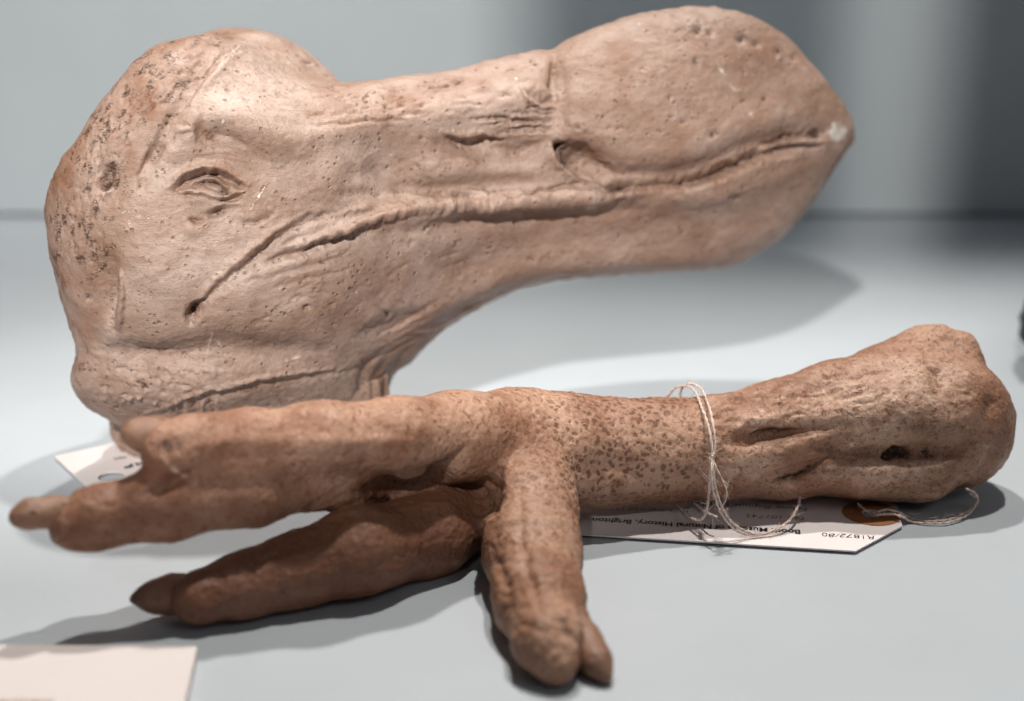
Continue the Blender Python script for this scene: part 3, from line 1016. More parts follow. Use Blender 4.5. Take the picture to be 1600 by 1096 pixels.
    part("upper_bill", wv, q, upper, wn, paint, M_HEAD, root)
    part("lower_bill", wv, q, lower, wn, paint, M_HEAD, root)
    print("head verts", len(v))

    # the eyeball shrunken behind the lids
    c = world_of(local_of(331, 294, 0.3485))
    return root


def nearest_surface(root, px, py):
    """depth of the sculpted head along a sight line (for seating the eye)"""
    ob = [c for c in root.children if c.name.startswith("head")][0]
    co = np.empty(len(ob.data.vertices) * 3, np.float32)
    ob.data.vertices.foreach_get("co", co)
    co = co.reshape(-1, 3)
    r = co - np.array([0, 0, CAM_H])
    z = r[:, 1] * CP - r[:, 2] * SP
    y = r[:, 1] * SP + r[:, 2] * CP
    qx, qy = 800 + FX * r[:, 0] / z, 548 - FX * y / z
    m = np.hypot(qx - px, qy - py) < 5
    return float(np.percentile(z[m], 10))


def uv_ball(name, centre, radii, mat, parent, seed=0, amp=0.06, seg=20, ring=12):
    V, F = [], []
    for i in range(ring + 1):
        for j in range(seg):
            a, b = math.pi * i / ring, 2 * math.pi * j / seg
            V.append((math.sin(a) * math.cos(b), math.sin(a) * math.sin(b), math.cos(a)))
    V = np.array(V)
    V = V * (1 + amp * fbm(V * 2.0 + seed, 2, seed))[:, None] * np.array(radii) + np.array(centre)
    for i in range(ring):
        for j in range(seg):
            F.append((i * seg + j, (i + 1) * seg + j, (i + 1) * seg + (j + 1) % seg, i * seg + (j + 1) % seg))
    me = py_mesh(V, F)
    at = me.color_attributes.new("paint", 'FLOAT_COLOR', 'POINT')
    at.data.foreach_set("color", np.tile(np.array([0, 0, 0, 1], np.float32), len(V)))
    return link(name, me, mat, parent)


head = build_head()
ze = nearest_surface(head, 330, 293)
print('eye depth', ze)
uv_ball("eye", world_of(local_of(328, 296, ze + 0.0016)), (0.0036, 0.0026, 0.0016), M_HEAD, head, 3, 0.16)


def build_neck():
    """ribbed stump of the neck the cast stands on"""
    cx, cy, rx, ry = -0.0765, HEAD_Y + 0.004, 0.0405, 0.017
    seg, rows = 240, 26
    V, F = [], []
    top = 0.023
    for i in range(rows + 1):
        z = 0.0006 + top * i / rows
        for j in range(seg):
            a = 2 * math.pi * j / seg
            V.append((math.cos(a), math.sin(a), z))
    V = np.array(V)
    an = np.arctan2(V[:, 1], V[:, 0])
    circ = np.stack([np.cos(an) * 14, np.sin(an) * 14, V[:, 2] * 28], 1)
    rib = fbm(circ, 3, 12) * 0.035 + 0.012 * np.sin(an * 46 + 3 * fbm(circ * 0.4, 2, 4))
    edge = 1 - 0.05 * sstep(0.004, 0.0, V[:, 2])
    k = (1 + rib) * edge
    W = np.stack([cx + V[:, 0] * rx * k, cy + V[:, 1] * ry * k, V[:, 2]], 1)
    for i in range(rows):
        for j in range(seg):
            F.append((i * seg + j, i * seg + (j + 1) % seg, (i + 1) * seg + (j + 1) % seg, (i + 1) * seg + j))
    F.append(tuple(reversed(range(seg))))
    F.append(tuple(range(rows * seg, rows * seg + seg)))
    me = py_mesh(W, F)
    at = me.color_attributes.new("paint", 'FLOAT_COLOR', 'POINT')
    c = np.zeros((len(W), 4), np.float32)
    c[:, 3] = 1
    c[:, 2] = np.clip(0.4 + 3 * rib, 0, 1) * 0.6
    c[:, 0] = np.clip(0.25 - rib * 6, 0, 0.6)
    at.data.foreach_set("color", c.ravel())
    return link("neck", me, M_HEAD, head)


build_neck()

# ------------------------------------------------------------------ the dodo foot
def chain_field(chains, k_in, k_out, h, pad=0.006):
    """smooth union of chains of tapering rods, on a grid in camera axes"""
    allp = np.concatenate([np.array([list(local_of(x, y, z)) + [r * z / FX] for x, y, z, r in c]) for c in chains])
    lo = (allp[:, :3] - allp[:, 3:4]).min(0) - pad
    hi = (allp[:, :3] + allp[:, 3:4]).max(0) + pad
    ax = [np.arange(lo[k], hi[k], h) for k in range(3)]
    shape = [len(a) for a in ax]
    best = np.full(shape, 0.05)
    per = []
    for ci_, c in enumerate(chains):
        q = np.array([list(local_of(x, y, z)) + [r * z / FX] for x, y, z, r in c])
        g = np.full(shape, 0.05)
        pairs = [(i, i + 1) for i in range(len(q) - 1)] if len(q) > 1 else [(0, 0)]
        for i, j in pairs:
            a, b = q[i], q[j]
            m = max(a[3], b[3]) + 0.02
            sl = []
            for d in range(3):
                l_, h_ = min(a[d], b[d]) - m, max(a[d], b[d]) + m
                sl.append(slice(max(0, np.searchsorted(ax[d], l_)), np.searchsorted(ax[d], h_)))
            sub = np.stack(np.meshgrid(ax[0][sl[0]], ax[1][sl[1]], ax[2][sl[2]], indexing='ij'), -1)
            ba = b[:3] - a[:3]
            L2 = max(float(ba @ ba), 1e-12)
            t = np.clip(((sub - a[:3]) @ ba) / L2, 0, 1)
            d_ = np.linalg.norm(sub - a[:3] - t[..., None] * ba, axis=-1) - (a[3] + t * (b[3] - a[3]))
            o_ = g[tuple(sl)]
            hh = np.clip(0.5 + 0.5 * (d_ - o_) / k_in, 0, 1)
            g[tuple(sl)] = d_ * (1 - hh) + o_ * hh - k_in * hh * (1 - hh)
        per.append(g)
        ko = k_out if ci_ != 6 else 0.0012
        hh = np.clip(0.5 + 0.5 * (g - best) / ko, 0, 1)
        best = g * (1 - hh) + best * hh - ko * hh * (1 - hh)
    return best, per, lo, ax


SHANK = [(1472, 655, touch_depth(1472, 655, 122), 104), (1415, 656, 0.384, 113), (1320, 668, 0.381, 103), (1220, 687, 0.378, 88),
         (1120, 700, 0.374, 76), (1030, 704, 0.371, 76), (950, 706, 0.368, 80), (880, 702, 0.365, 84), (800, 690, 0.361, 78)]
KNOB1 = [(1385, 602, 0.388, 56), (1448, 560, 0.388, 46), (1490, 562, 0.387, 44)]
KNOB2 = [(1510, 655, 0.386, 62), (1505, 688, 0.384, 68)]
KNOB3 = [(1350, 720, 0.375, 56), (1440, 722, 0.376, 62)]
TOE_A = [(820, 690, 0.3610, 74), (720, 678, 0.3455, 64), (620, 684, 0.3300, 58), (500, 690, 0.3225, 57), (390, 695, 0.3190, 52), (305, 698, 0.3140, 47), (262, 702, 0.3110, 42)]
TOE_B = [(760, 700, 0.3660, 60), (640, 712, 0.3482, 62), (520, 722, 0.3323, 66), (390, 752, 0.3210, 66), (270, 782, 0.3150, 57), (150, 810, 0.3100, 45), (114, 822, 0.3080, 36)]
TOE_C = [(772, 775, 0.368, 60), (670, 836, touch_depth(670, 836, 72) + 0.006, 64), (560, 862, touch_depth(560, 862, 72), 66),
         (460, 892, touch_depth(460, 892, 57), 53), (380, 914, touch_depth(380, 914, 51), 47), (312, 934, touch_depth(312, 934, 47), 43)]
TOE_D = [(820, 720, 0.358, 66), (828, 790, 0.345, 70), (832, 860, 0.332, 72), (842, 940, 0.3135, 67), (856, 1000, touch_depth(856, 1000, 54), 51),
         (870, 1036, touch_depth(870, 1036, 36), 32)]
PALM = [(772, 712, 0.376, 66), (700, 770, 0.377, 62), (640, 792, 0.367, 50), (600, 794, 0.355, 40)]


def build_foot():
    h = 0.001
    chains = [SHANK, KNOB1, KNOB2, KNOB3, TOE_A, TOE_B, TOE_C, TOE_D, PALM]
    f, per, lo, ax = chain_field(chains, 0.004, 0.0042, h)
    v, q = surface_nets(f, lo, h)
    gi = np.clip(np.round((v - lo) / h).astype(int), 0, np.array(f.shape) - 1)
    d = np.stack([p[gi[:, 0], gi[:, 1], gi[:, 2]] for p in per], 1)
    del f, per
    v = smooth(v, q, 5)
    nv0 = len(v)
    v2, q2 = subdivide(v, q)
    # distance to each chain carried to the finer surface
    def chaindist(v, c):
        qn = np.array([list(local_of(x, y, z)) + [r * z / FX] for x, y, z, r in c])
        best = np.full(len(v), 9.0)
        for i in range(len(qn) - 1):
            a, b = qn[i], qn[i + 1]
            ba = b[:3] - a[:3]
            t = np.clip(((v - a[:3]) @ ba) / (ba @ ba), 0, 1)
            best = np.minimum(best, np.linalg.norm(v - a[:3] - t[:, None] * ba, axis=1) - (a[3] + t * (b[3] - a[3])))
        return best
    v, q = v2, q2
    n = normals(v, q)

    def proj(v):
        return np.stack([800 + FX * v[:, 0] / v[:, 2], 548 - FX * v[:, 1] / v[:, 2]], 1)

    near = sstep(0.05, 0.35, -n[:, 2])
    S = Sculpt(proj(v), near)
    # broad relief of the shank
    S.stroke([(1140, 692), (1190, 678), (1240, 672), (1300, 668)], 11, -3.0)
    S.stroke([(1150, 664), (1210, 655), (1260, 656)], 10, 1.0)
    S.stroke([(1270, 700), (1330, 705), (1400, 708), (1470, 706), (1520, 690)], 15, -3.4)
    S.stroke([(1300, 650), (1380, 640), (1460, 650)], 30, 1.4)
    S.stroke([(1250, 745), (1330, 740), (1420, 738)], 14, 1.2)
    S.stroke([(1195, 748), (1245, 738), (1290, 716)], 8, -2.8)
    S.stroke([(1130, 720), (1180, 715), (1230, 720)], 16, 1.0)
    S.stroke([(1380, 775), (1440, 762), (1520, 740)], 12, -1.3)
    S.blob(1475, 580, 22, 14, 60, mm=-1.4)
    S.blob(1548, 640, 12, 20, 0, mm=-1.0)
    S.stroke([(1110, 640), (1190, 615), (1290, 590), (1380, 560)], 14, 0.7)
    S.stroke([(905, 735), (950, 728), (1000, 735)], 16, -1.5)
    S.stroke([(900, 768), (960, 760), (1030, 765)], 11, 0.9)
    # folds of the palm
    S.stroke([(728, 700), (700, 728), (650, 752), (600, 764), (555, 772)], 9, -3.8, dirt=0.6)
    S.stroke([(780, 742), (762, 770), (756, 815)], 13, -5.5, dirt=0.6)
    S.stroke([(772, 745), (720, 740), (690, 752)], 9, 1.2)
    S.stroke([(640, 690), (560, 690), (460, 692), (360, 690), (290, 700)], 9, 1.0)
    S.stroke([(640, 745), (540, 748), (400, 760), (300, 770)], 14, -1.2)
    S.stroke([(300, 738), (260, 760), (230, 770)], 9, -2.0)
    v = v + n * (S.h * 0.001)[:, None]
    d0 = S.dirt
    n = normals(v, q)
    jit = np.stack([fbm(v * 300, 2, 5), fbm(v * 300, 2, 9)], 1)
    S = Sculpt(proj(v) + jit * 6, sstep(0.02, 0.3, -n[:, 2]))
    S.dirt = d0
    # sinew grooves and holes on the shank
    S.stroke([(1145, 694), (1185, 682), (1215, 676), (1250, 672)], 5, -1.6, dirt=0.5, wash=0.8)
    for bx, by, br in ((1112, 628, 12), (1140, 616, 14), (1175, 600, 16), (1210, 590, 14), (1250, 578, 18), (1300, 566, 16), (1345, 554, 14), (1430, 524, 16), (1470, 516, 14), (1510, 530, 12)):
        S.blob(bx, by, br, br * 0.8, 0, mm=0.9)
    S.stroke([(1160, 664), (1195, 656), (1235, 660)], 6, 0.8, scuff=0.45)
    S.stroke([(1200, 752), (1240, 742), (1265, 728), (1285, 716)], 4, -1.5, dirt=0.75)
    S.stroke([(1320, 706), (1360, 706), (1390, 702)], 6, -0.9, dirt=0.45, wash=0.5)
    S.blob(1400, 709, 17, 6.5, -6, mm=-3.0, dirt=0.98, sharp=4)
    S.blob(1440, 708, 18, 6, 0, mm=-1.4, dirt=0.7)
    S.stroke([(1300, 695), (1350, 692), (1400, 688)], 8, 0.5, scuff=0.15)
    S.stroke([(1462, 580), (1466, 592), (1476, 606)], 7, -0.7, wash=0.8, dirt=0.25)
    S.stroke([(1452, 578), (1462, 584), (1472, 588)], 3.5, -0.7, dirt=0.6)
    S.blob(1545, 630, 7, 10, 0, mm=-0.7, dirt=0.45)
    S.blob(1497, 540, 8, 5, 0, mm=-0.5, dirt=0.4)
    S.blob(1475, 535, 6, 5, 0, mm=-0.5, dirt=0.4)
    S.stroke([(1390, 772), (1450, 756), (1530, 735)], 3, -0.8, dirt=0.4)
    S.stroke([(1430, 775), (1490, 765), (1540, 745)], 3, -0.6, dirt=0.35)
    S.stroke([(1380, 560), (1415, 543), (1450, 550)], 6, -0.6, wash=0.6)
    S.blob(1140, 735, 10, 6, 0, mm=0.3, scuff=0.5)
    S.blob(1330, 742, 40, 8, 0, scuff=0.3)
    S.blob(1180, 660, 18, 6, -12, mm=0.3, scuff=0.5)
    for k in range(60):
        x, y = RNG.uniform(1110, 1560), RNG.uniform(530, 770)
        S.blob(x, y, RNG.uniform(1.5, 5), RNG.uniform(1, 2.5), RNG.uniform(-40, 40), mm=0.2, scuff=RNG.uniform(0.2, 0.6))
    for k in range(90):
        x, y = RNG.uniform(1110, 1575), RNG.uniform(520, 770)
        S.blob(x, y, RNG.uniform(1.5, 6), RNG.uniform(1, 3), RNG.uniform(-40, 40), mm=-0.25, dirt=RNG.uniform(0.2, 0.6))
    # grain streaks along the upper side of the shank
    for k in range(46):
        x = RNG.uniform(1090, 1360)
        y = 640 - 0.26 * (x - 1100) + RNG.uniform(-8, 50)
        S.stroke([(x, y), (x + RNG.uniform(14, 44), y - RNG.uniform(2, 12))], 2.4, -0.45, dirt=RNG.uniform(0.1, 0.3), wash=0.5)
    S.stroke([(1250, 655), (1350, 630), (1440, 620), (1510, 660)], 40, 0.0, scuff=0.42)
    S.stroke([(1300, 740), (1400, 735), (1480, 720)], 16, 0.0, scuff=0.42)
    S.stroke([(1130, 725), (1180, 722), (1220, 728)], 16, 0.0, scuff=0.3)
    S.stroke([(1100, 630), (1200, 600), (1320, 570), (1390, 540)], 22, 0.0, wash=0.55)
    S.stroke([(1555, 590), (1575, 650), (1565, 710)], 20, 0.0, wash=0.45)
    S.stroke([(920, 790), (1040, 776), (1130, 768), (1230, 770)], 14, 0.0, wash=0.6)
    S.stroke([(880, 632), (980, 634), (1080, 640)], 14, 0.0, wash=0.45)
    # creases of the toes
    for k in range(9):
        x = 300 + 42 * k + RNG.uniform(-8, 8)
        S.stroke([(x + 10, 640), (x, 665), (x + 4, 690)], 5, -0.35, dirt=0.1)
        S.stroke([(x + 20, 690), (x + 14, 740), (x + 18, 790)], 6, -0.25, dirt=0.05)
    for k in range(7):
        y = 790 + 32 * k + RNG.uniform(-6, 6)
        S.stroke([(770, y + 4), (815, y - 4), (895, y + 6)], 5, -0.3, dirt=0.1)
    S.stroke([(812, 770), (815, 840), (828, 900), (850, 960)], 6, -0.8, dirt=0.15)
    S.stroke([(770, 860), (785, 905), (790, 930)], 7, -1.0, dirt=0.2)
    S.stroke([(870, 960), (882, 985), (898, 1000)], 8, -1.3)
    for k in range(6):
        x = 340 + 46 * k
        S.stroke([(x, 850), (x + 8, 900), (x - 4, 960)], 5, -0.25, dirt=0.1)
    S.blob(262, 700, 15, 12, 0, mm=-1.6, dirt=0.8)
    S.stroke([(250, 716), (275, 735), (296, 748)], 2.0, 0.5, scuff=0.5)
    S.stroke([(100, 800), (96, 830), (104, 855)], 6, 0.3, scuff=0.15)
    # scales
    P0 = proj(v)
    f1, f2 = worley(v * 430, 3)
    cell = np.clip((f2 - f1) * 2.2, 0, 1)
    sh = sstep(1120, 1040, P0[:, 0]) * sstep(640, 860, P0[:, 0]) * 0.16 + 0.05
    ridge = 1 - np.abs(fbm(v * np.array([70, 210, 210]), 3, 35)) * 2.2
    lumps = fbm(v * 90, 3, 31) * 0.5 + fbm(v * 300, 3, 33) * 0.22 + np.clip(ridge, -1, 1) * 0.28
    v = v + n * ((S.h + lumps + cell * sh) * 0.001)[:, None]
    n = normals(v, q)
    dirt = np.clip(S.dirt * (0.8 + 0.3 * fbm(v * 400, 2, 4)), 0, 1)
    toewash = sstep(790, 640, P0[:, 0]) * sstep(640, 760, P0[:, 1]) * 0.75 + sstep(760, 640, P0[:, 0]) * 0.2
    wash = np.maximum(S.wash * (0.7 + 0.6 * fbm(v * 120, 3, 6)), toewash * (0.6 + 0.7 * fbm(v * 90, 3, 16)))
    paint = np.stack([dirt, np.clip(S.scuff * (0.7 + 0.8 * fbm(v * 500, 2, 2)), 0, 1), np.clip(wash, 0, 0.9), sstep(1150, 1060, P0[:, 0] + 40 * fbm(v * 120, 2, 90)) * sstep(760, 900, P0[:, 0]) * sstep(810, 760, P0[:, 1]) * 0.95 + 0.05], 1)

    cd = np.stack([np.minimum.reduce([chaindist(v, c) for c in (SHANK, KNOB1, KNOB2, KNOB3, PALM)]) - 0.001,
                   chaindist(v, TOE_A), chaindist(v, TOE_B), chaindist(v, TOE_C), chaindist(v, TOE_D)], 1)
    paint[:, 2] = np.maximum(paint[:, 2], sstep(0.004, -0.001, cd[:, 3] - np.delete(cd, 3, 1).min(1)) * (0.8 + 0.25 * fbm(v * 90, 3, 18)))  # toe C's shade is deepened here by a darker wash in its colour
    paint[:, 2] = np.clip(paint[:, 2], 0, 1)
    lab = np.argmin(cd[q].mean(1), 1)
    wv = world_of(v)
    wn = n[:, [0]] * np.array([1, 0, 0]) + n[:, [1]] * np.array([0, SP, CP]) + n[:, [2]] * np.array([0, CP, -SP])
    b = pt(1100, 700, 0.374)
    root = empty("dodo_foot_cast", (b.x, b.y, 0.0), "spotted brown plaster cast of a four toed dodo foot lying before the head", "plaster cast")
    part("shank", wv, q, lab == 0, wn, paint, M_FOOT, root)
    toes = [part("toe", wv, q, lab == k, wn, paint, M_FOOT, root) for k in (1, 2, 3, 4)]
    print("foot verts", len(v))
    # claws
    tzc = touch_depth(300, 930, 34)
    claws = [
        [(262, 682, 0.3135, 30), (235, 680, 0.3115, 26), (214, 678, 0.310, 18), (204, 678, 0.309, 13)],
        [(135, 802, 0.310, 24), (85, 801, 0.307, 22), (45, 804, 0.304, 19), (27, 807, 0.303, 13)],
        [(318, 926, 0.3215, 30), (270, 929, 0.3195, 28), (238, 933, 0.3178, 21), (210, 936, 0.3165, 8)],
        [(895, 968, 0.306, 26), (914, 1004, 0.3015, 25), (933, 1034, touch_depth(933, 1034, 23) - 0.001, 22), (946, 1056, touch_depth(946, 1056, 12) - 0.001, 11)],
    ]
    for k, (t, c) in enumerate(zip(toes, claws)):
        g, _, lo, ax = chain_field([c], 0.003, 0.0001, 0.0006, 0.004)
        cv, cq = surface_nets(g, lo, 0.0006)
        cv = smooth(cv, cq, 4)
        cn = normals(cv, cq)
        cv = cv + cn * (fbm(cv * 260, 3, 40 + k) * 0.35 + fbm(cv * np.array([200, 900, 900]), 2, 50 + k) * 0.12)[:, None] * 0.001
        cn = normals(cv, cq)
        wn_ = cn[:, [0]] * np.array([1, 0, 0]) + cn[:, [1]] * np.array([0, SP, CP]) + cn[:, [2]] * np.array([0, CP, -SP])
        Pc = proj(cv)
        tip = np.exp(-0.5 * (np.hypot(Pc[:, 0] - c[-1][0], Pc[:, 1] - c[-1][1]) / 14) ** 2) * (0.4 if k == 2 else 0.2)
        pc = np.stack([tip + 0.1, np.zeros(len(cv)), np.full(len(cv), 0.35)], 1)
        o = part("claw", world_of(cv), cq, np.ones(len(cq), bool), wn_, pc, M_CLAW, t)
    return root


foot = build_foot()

# ------------------------------------------------------------------ card tags, caption
def frame_from(origin, xdir):
    x = Vector((xdir[0], xdir[1], 0)).normalized()
    y = Vector((-x.y, x.x, 0))
    return origin, x, y


def holed_card(name, corners, hole, hr, z0, thick, mat, parent, lift=None):
    """flat card outline (world xy) with a round hole, made with its real thickness"""
    corners = [Vector((c[0], c[1])) for c in corners]
    hole = Vector((hole[0], hole[1]))
    angs = sorted(set([round(2 * math.pi * k / 64, 6) for k in range(64)]
                      + [round(math.atan2(c.y - hole.y, c.x - hole.x) % (2 * math.pi), 6) for c in corners]))
    ring_o, ring_i = [], []
    for a in angs:
        d = Vector((math.cos(a), math.sin(a)))
        best = None
        for i in range(len(corners)):
            p, r = corners[i], corners[(i + 1) % len(corners)] - corners[i]
            den = d.x * r.y - d.y * r.x
            if abs(den) < 1e-12:
                continue
            w_ = p - hole
            t = (w_.x * r.y - w_.y * r.x) / den
            s = (w_.x * d.y - w_.y * d.x) / den
            if t > 0 and -1e-6 <= s <= 1 + 1e-6 and (best is None or t < best):
                best = t
        ring_o.append(hole + d * best)
        ring_i.append(hole + d * hr)
    n = len(angs)
    V, F = [], []
    lift = lift or (lambda p: 0.0)
    steps = 9
    rings = [[ring_i[k].lerp(ring_o[k], (s / (steps - 1)) ** 1.6) for k in range(n)] for s in range(steps)]
    for dz in (thick, 0.0):
        for rg in rings:
            for p in rg:
                V.append((p.x, p.y, z0 + dz + lift(p)))
    T = steps * n
    for s in range(steps - 1):
        for k in range(n):
            k2 = (k + 1) % n
            a, b, c, d = s * n + k, (s + 1) * n + k, (s + 1) * n + k2, s * n + k2
            F.append((a, b, c, d))
            F.append((T + d, T + c, T + b, T + a))
    for k in range(n):
        k2 = (k + 1) % n
        o_ = (steps - 1) * n
        F.append((o_ + k, T + o_ + k, T + o_ + k2, o_ + k2))
        F.append((k2, T + k2, T + k, k))
    return link(name, py_mesh(V, F), mat, parent, False)


def text_mesh(name, body, size, origin, xdir, ydir, z, mat, parent, bold=0.0, shear=0.0, wobble=0.0, width=None, align='LEFT'):
    cu = bpy.data.curves.new("text", 'FONT')
    cu.body = body
    cu.size = size
    cu.offset = bold
    cu.shear = shear
    cu.align_x = align
    o = bpy.data.objects.new("text", cu)
    COL.objects.link(o)
    dg = bpy.context.evaluated_depsgraph_get()
    me = bpy.data.meshes.new_from_object(o.evaluated_get(dg))
    bpy.data.objects.remove(o)
    co = np.empty(len(me.vertices) * 3, np.float32)
    me.vertices.foreach_get("co", co)
    co = co.reshape(-1, 3)
    if width:
        co[:, 0] *= width / max(co[:, 0].max() - min(co[:, 0].min(), 0), 1e-9)
    if wobble:
        ph = co[:, 0] / size
        co[:, 1] += size * wobble * (np.sin(ph * 2.1) + 0.6 * np.sin(ph * 5.3 + 1)) * (0.4 + 0.6 * np.abs(np.sin(ph * 1.3)))
        co[:, 0] += size * wobble * 0.9 * np.sin(co[:, 1] / size * 4 + ph * 1.7)
    W = np.empty_like(co)
    W[:, 0] = origin[0] + co[:, 0] * xdir[0] + co[:, 1] * ydir[0]
    W[:, 1] = origin[1] + co[:, 0] * xdir[1] + co[:, 1] * ydir[1]
    W[:, 2] = z
    me.vertices.foreach_set("co", W.ravel())
    me.update()
    return link(name, me, mat, parent, False)


def ring_mesh(name, c, r0, r1, z, thick, mat, parent, seg=56, clip=None):
    V, F = [], []
    for r, zz in ((r0, z), (r1, z), (r1, z + thick), (r0, z + thick)):
        for k in range(seg):
            a = 2 * math.pi * k / seg
            x, y = c[0] + r * math.cos(a), c[1] + r * math.sin(a)
            if clip:
                x, y = clip(x, y)
            V.append((x, y, zz))
    for k in range(seg):
        k2 = (k + 1) % seg
        for s in range(4):
            a, b = s * seg, ((s + 1) % 4) * seg
            F.append((a + k, b + k, b + k2, a + k2))
    return link(name, py_mesh(V, F), mat, parent, False)


def build_tag():
    z0 = 0.0011
    fl, fr = floor_pt(893, 834, z0), floor_pt(1337, 861, z0)
    xd = Vector((fl.x - fr.x, fl.y - fr.y)).normalized()      # writing runs towards the left of the photograph
    yd = Vector((xd.y, -xd.x))                                # top of the writing, towards the camera
    if yd.y > 0:
        yd = -yd
    hole = floor_pt(1362, 803, z0)
    hole = Vector((hole.x, hole.y))
    c2 = floor_pt(1410, 822, z0)
    c2 = Vector((c2.x, c2.y))
    frv = Vector((fr.x, fr.y))
    half = (frv - hole).dot(yd)
    e2 = (c2 - hole).dot(yd)
    xe = (c2 - hole).dot(xd)
    xf = (frv - hole).dot(xd)
    L = 0.088
    loc = lambda x, y: hole + xd * x + yd * y
    corners = [loc(L, half), loc(xf, half), loc(xe, e2), loc(xe, -e2), loc(xf, -half), loc(L, -half)]
    root = empty("specimen_tag", (hole.x, hole.y, 0), "white museum tag with a brown eyelet lying upside down under the dodo foot", "tag")
    holed_card("card", corners, hole, 0.0022, z0 - 0.0004, 0.0004, M_CARD, root)

    def clip(x, y):
        p = Vector((x, y)) - hole
        a, b = p.dot(xd), p.dot(yd)
        a = max(a, xe + 0.0002)
        q_ = loc(a, b)
        return q_.x, q_.y
    ring_mesh("eyelet_ring", hole, 0.0026, 0.0076, z0 + 0.00004, 0.00015, M_RING, root, clip=clip)
    zt = z0 + 0.00012
    # printed heading: runs from px 1250 to px 925
    a = floor_pt(1251, 829, z0)
    b = floor_pt(927, 807, z0)
    w_ = (Vector((b.x, b.y)) - Vector((a.x, a.y))).length
    text_mesh("printed_heading", "Booth Museum of Natural History, Brighton", 0.0036, (a.x, a.y), xd, yd, zt, M_INK, root, bold=0.00008, width=w_)
    for body, x0, y0, x1, size in (("No 101743", 1258, 809, 1166, 0.0030), ("Name Raphus cucullatus", 1263, 794, 1060, 0.0031),
                                   ("Cast of foot", 1258, 780, 1150, 0.0030), ("Date acquired 116", 1077, 799, 955, 0.0030),
                                   ("R1872/80", 1368, 838, 1284, 0.0030)):
        a = floor_pt(x0, y0, z0)
        b = floor_pt(x1, y0 - (x0 - x1) * 0.065, z0)
        w_ = (Vector((b.x, b.y)) - Vector((a.x, a.y))).length
        text_mesh("handwriting", body, size, (a.x, a.y), xd, yd, zt, M_PEN, root, bold=-0.00004, shear=0.18, wobble=0.06, width=w_)
    return root


tag_near = build_tag()


def build_far_tag():
    z0 = 0.0010
    A, B = floor_pt(85, 713, z0), floor_pt(152, 777, z0)
    A, B = Vector((A.x, A.y)), Vector((B.x, B.y))
    e = (B - A)
    n = Vector((-e.y, e.x)).normalized()
    if n.x < 0:
        n = -n
    hole = floor_pt(174, 745, z0)
    hole = Vector((hole.x, hole.y))
    corners = [A, B, B + n * 0.075, A + n * 0.075]
    root = empty("specimen_tag", (hole.x, hole.y, 0), "white tag with a plain hole sticking out under the dodo neck at left", "tag")
    holed_card("card", corners, hole, 0.0036, z0 - 0.0004, 0.0004, M_CARD, root)
    t = n
    yd = Vector((t.y, -t.x))
    if yd.y > 0:
        yd = -yd
    # the visible ends of its lines of print
    for px, py, body, s, bold in ((196, 733, "of Natural History", 0.0032, 0.00016), (180, 720, "No", 0.0026, 0.00003), (216, 747, "Name", 0.0026, 0.0)):
        a = floor_pt(px, py, z0)
        text_mesh("print", body, s, (a.x, a.y), t, Vector((-t.y, t.x)) if t.x * 1 > 0 else yd, z0 + 0.00012, M_INK, root, bold=bold)
    return root


tag_far = build_far_tag()


def build_caption():
    z1 = 0.0032
    c0, c1 = floor_pt(308, 1009, z1), floor_pt(288, 1100, z1)
    d = Vector((c1.x - c0.x, c1.y - c0.y)).normalized()
    left = floor_pt(-260, 1005, z1)
    bm = bmesh.new()
    front = Vector((c0.x, c0.y)) + d * 0.11
    pts = [Vector((left.x, left.y)), Vector((left.x, left.y)) + d * 0.11, front, Vector((c0.x, c0.y))]
    lo = [bm.verts.new((p.x, p.y, 0.0003)) for p in pts]
    hi = [bm.verts.new((p.x, p.y, z1)) for p in pts]
    bm.faces.new(lo[::-1])
    bm.faces.new(hi)
    for k in range(4):
        bm.faces.new((lo[k], lo[(k + 1) % 4], hi[(k + 1) % 4], hi[k]))
    bmesh.ops.recalc_face_normals(bm, faces=bm.faces[:])
    bmesh.ops.bevel(bm, geom=[e for e in bm.edges], offset=0.0002, segments=2, affect='EDGES')
    me = bpy.data.meshes.new("board")
    bm.to_mesh(me)
    bm.free()
    ctr = sum(pts, Vector((0, 0))) / 4
    root = empty("caption_card", (ctr.x, ctr.y, 0), "thick white caption card with faint brown print at the lower left corner", "card")
    link("board", me, M_CAPTION, root, False)
    a = floor_pt(82, 1101, z1)
    text_mesh("print", "specimens", 0.0034, (a.x, a.y), Vector((1, 0)), Vector((0, 1)), z1 + 0.0001, M_BROWNINK, root, bold=0.00005, align='RIGHT')
    return root


build_caption()

# ------------------------------------------------------------------ twine
def tube(pts, rad, seg=6):
    pts = np.asarray(pts, float)
    tan = np.gradient(pts, axis=0)
    tan /= np.maximum(np.linalg.norm(tan, axis=1), 1e-12)[:, None]
    ref = np.array([0.3, 0.9, 0.2])
    V, F = [], []
    for i, (p, t) in enumerate(zip(pts, tan)):
        a = np.cross(t, ref)
        a /= max(np.linalg.norm(a), 1e-9)
        b = np.cross(t, a)
        r = rad if np.isscalar(rad) else rad[i]
        for k in range(seg):
            th = 2 * math.pi * k / seg
            V.append(p + r * (a * math.cos(th) + b * math.sin(th)))
    for i in range(len(pts) - 1):
        for k in range(seg):
            k2 = (k + 1) % seg
            F.append((i * seg + k, i * seg + k2, (i + 1) * seg + k2, (i + 1) * seg + k))
    F.append(tuple(range(seg))[::-1])
    F.append(tuple(range((len(pts) - 1) * seg, len(pts) * seg)))
    return V, F


def join(parts):
    V, F = [], []
    for v, f in parts:
        o_ = len(V)
        V += [tuple(x) for x in v]
        F += [tuple(i + o_ for i in fc) for fc in f]
    return V, F


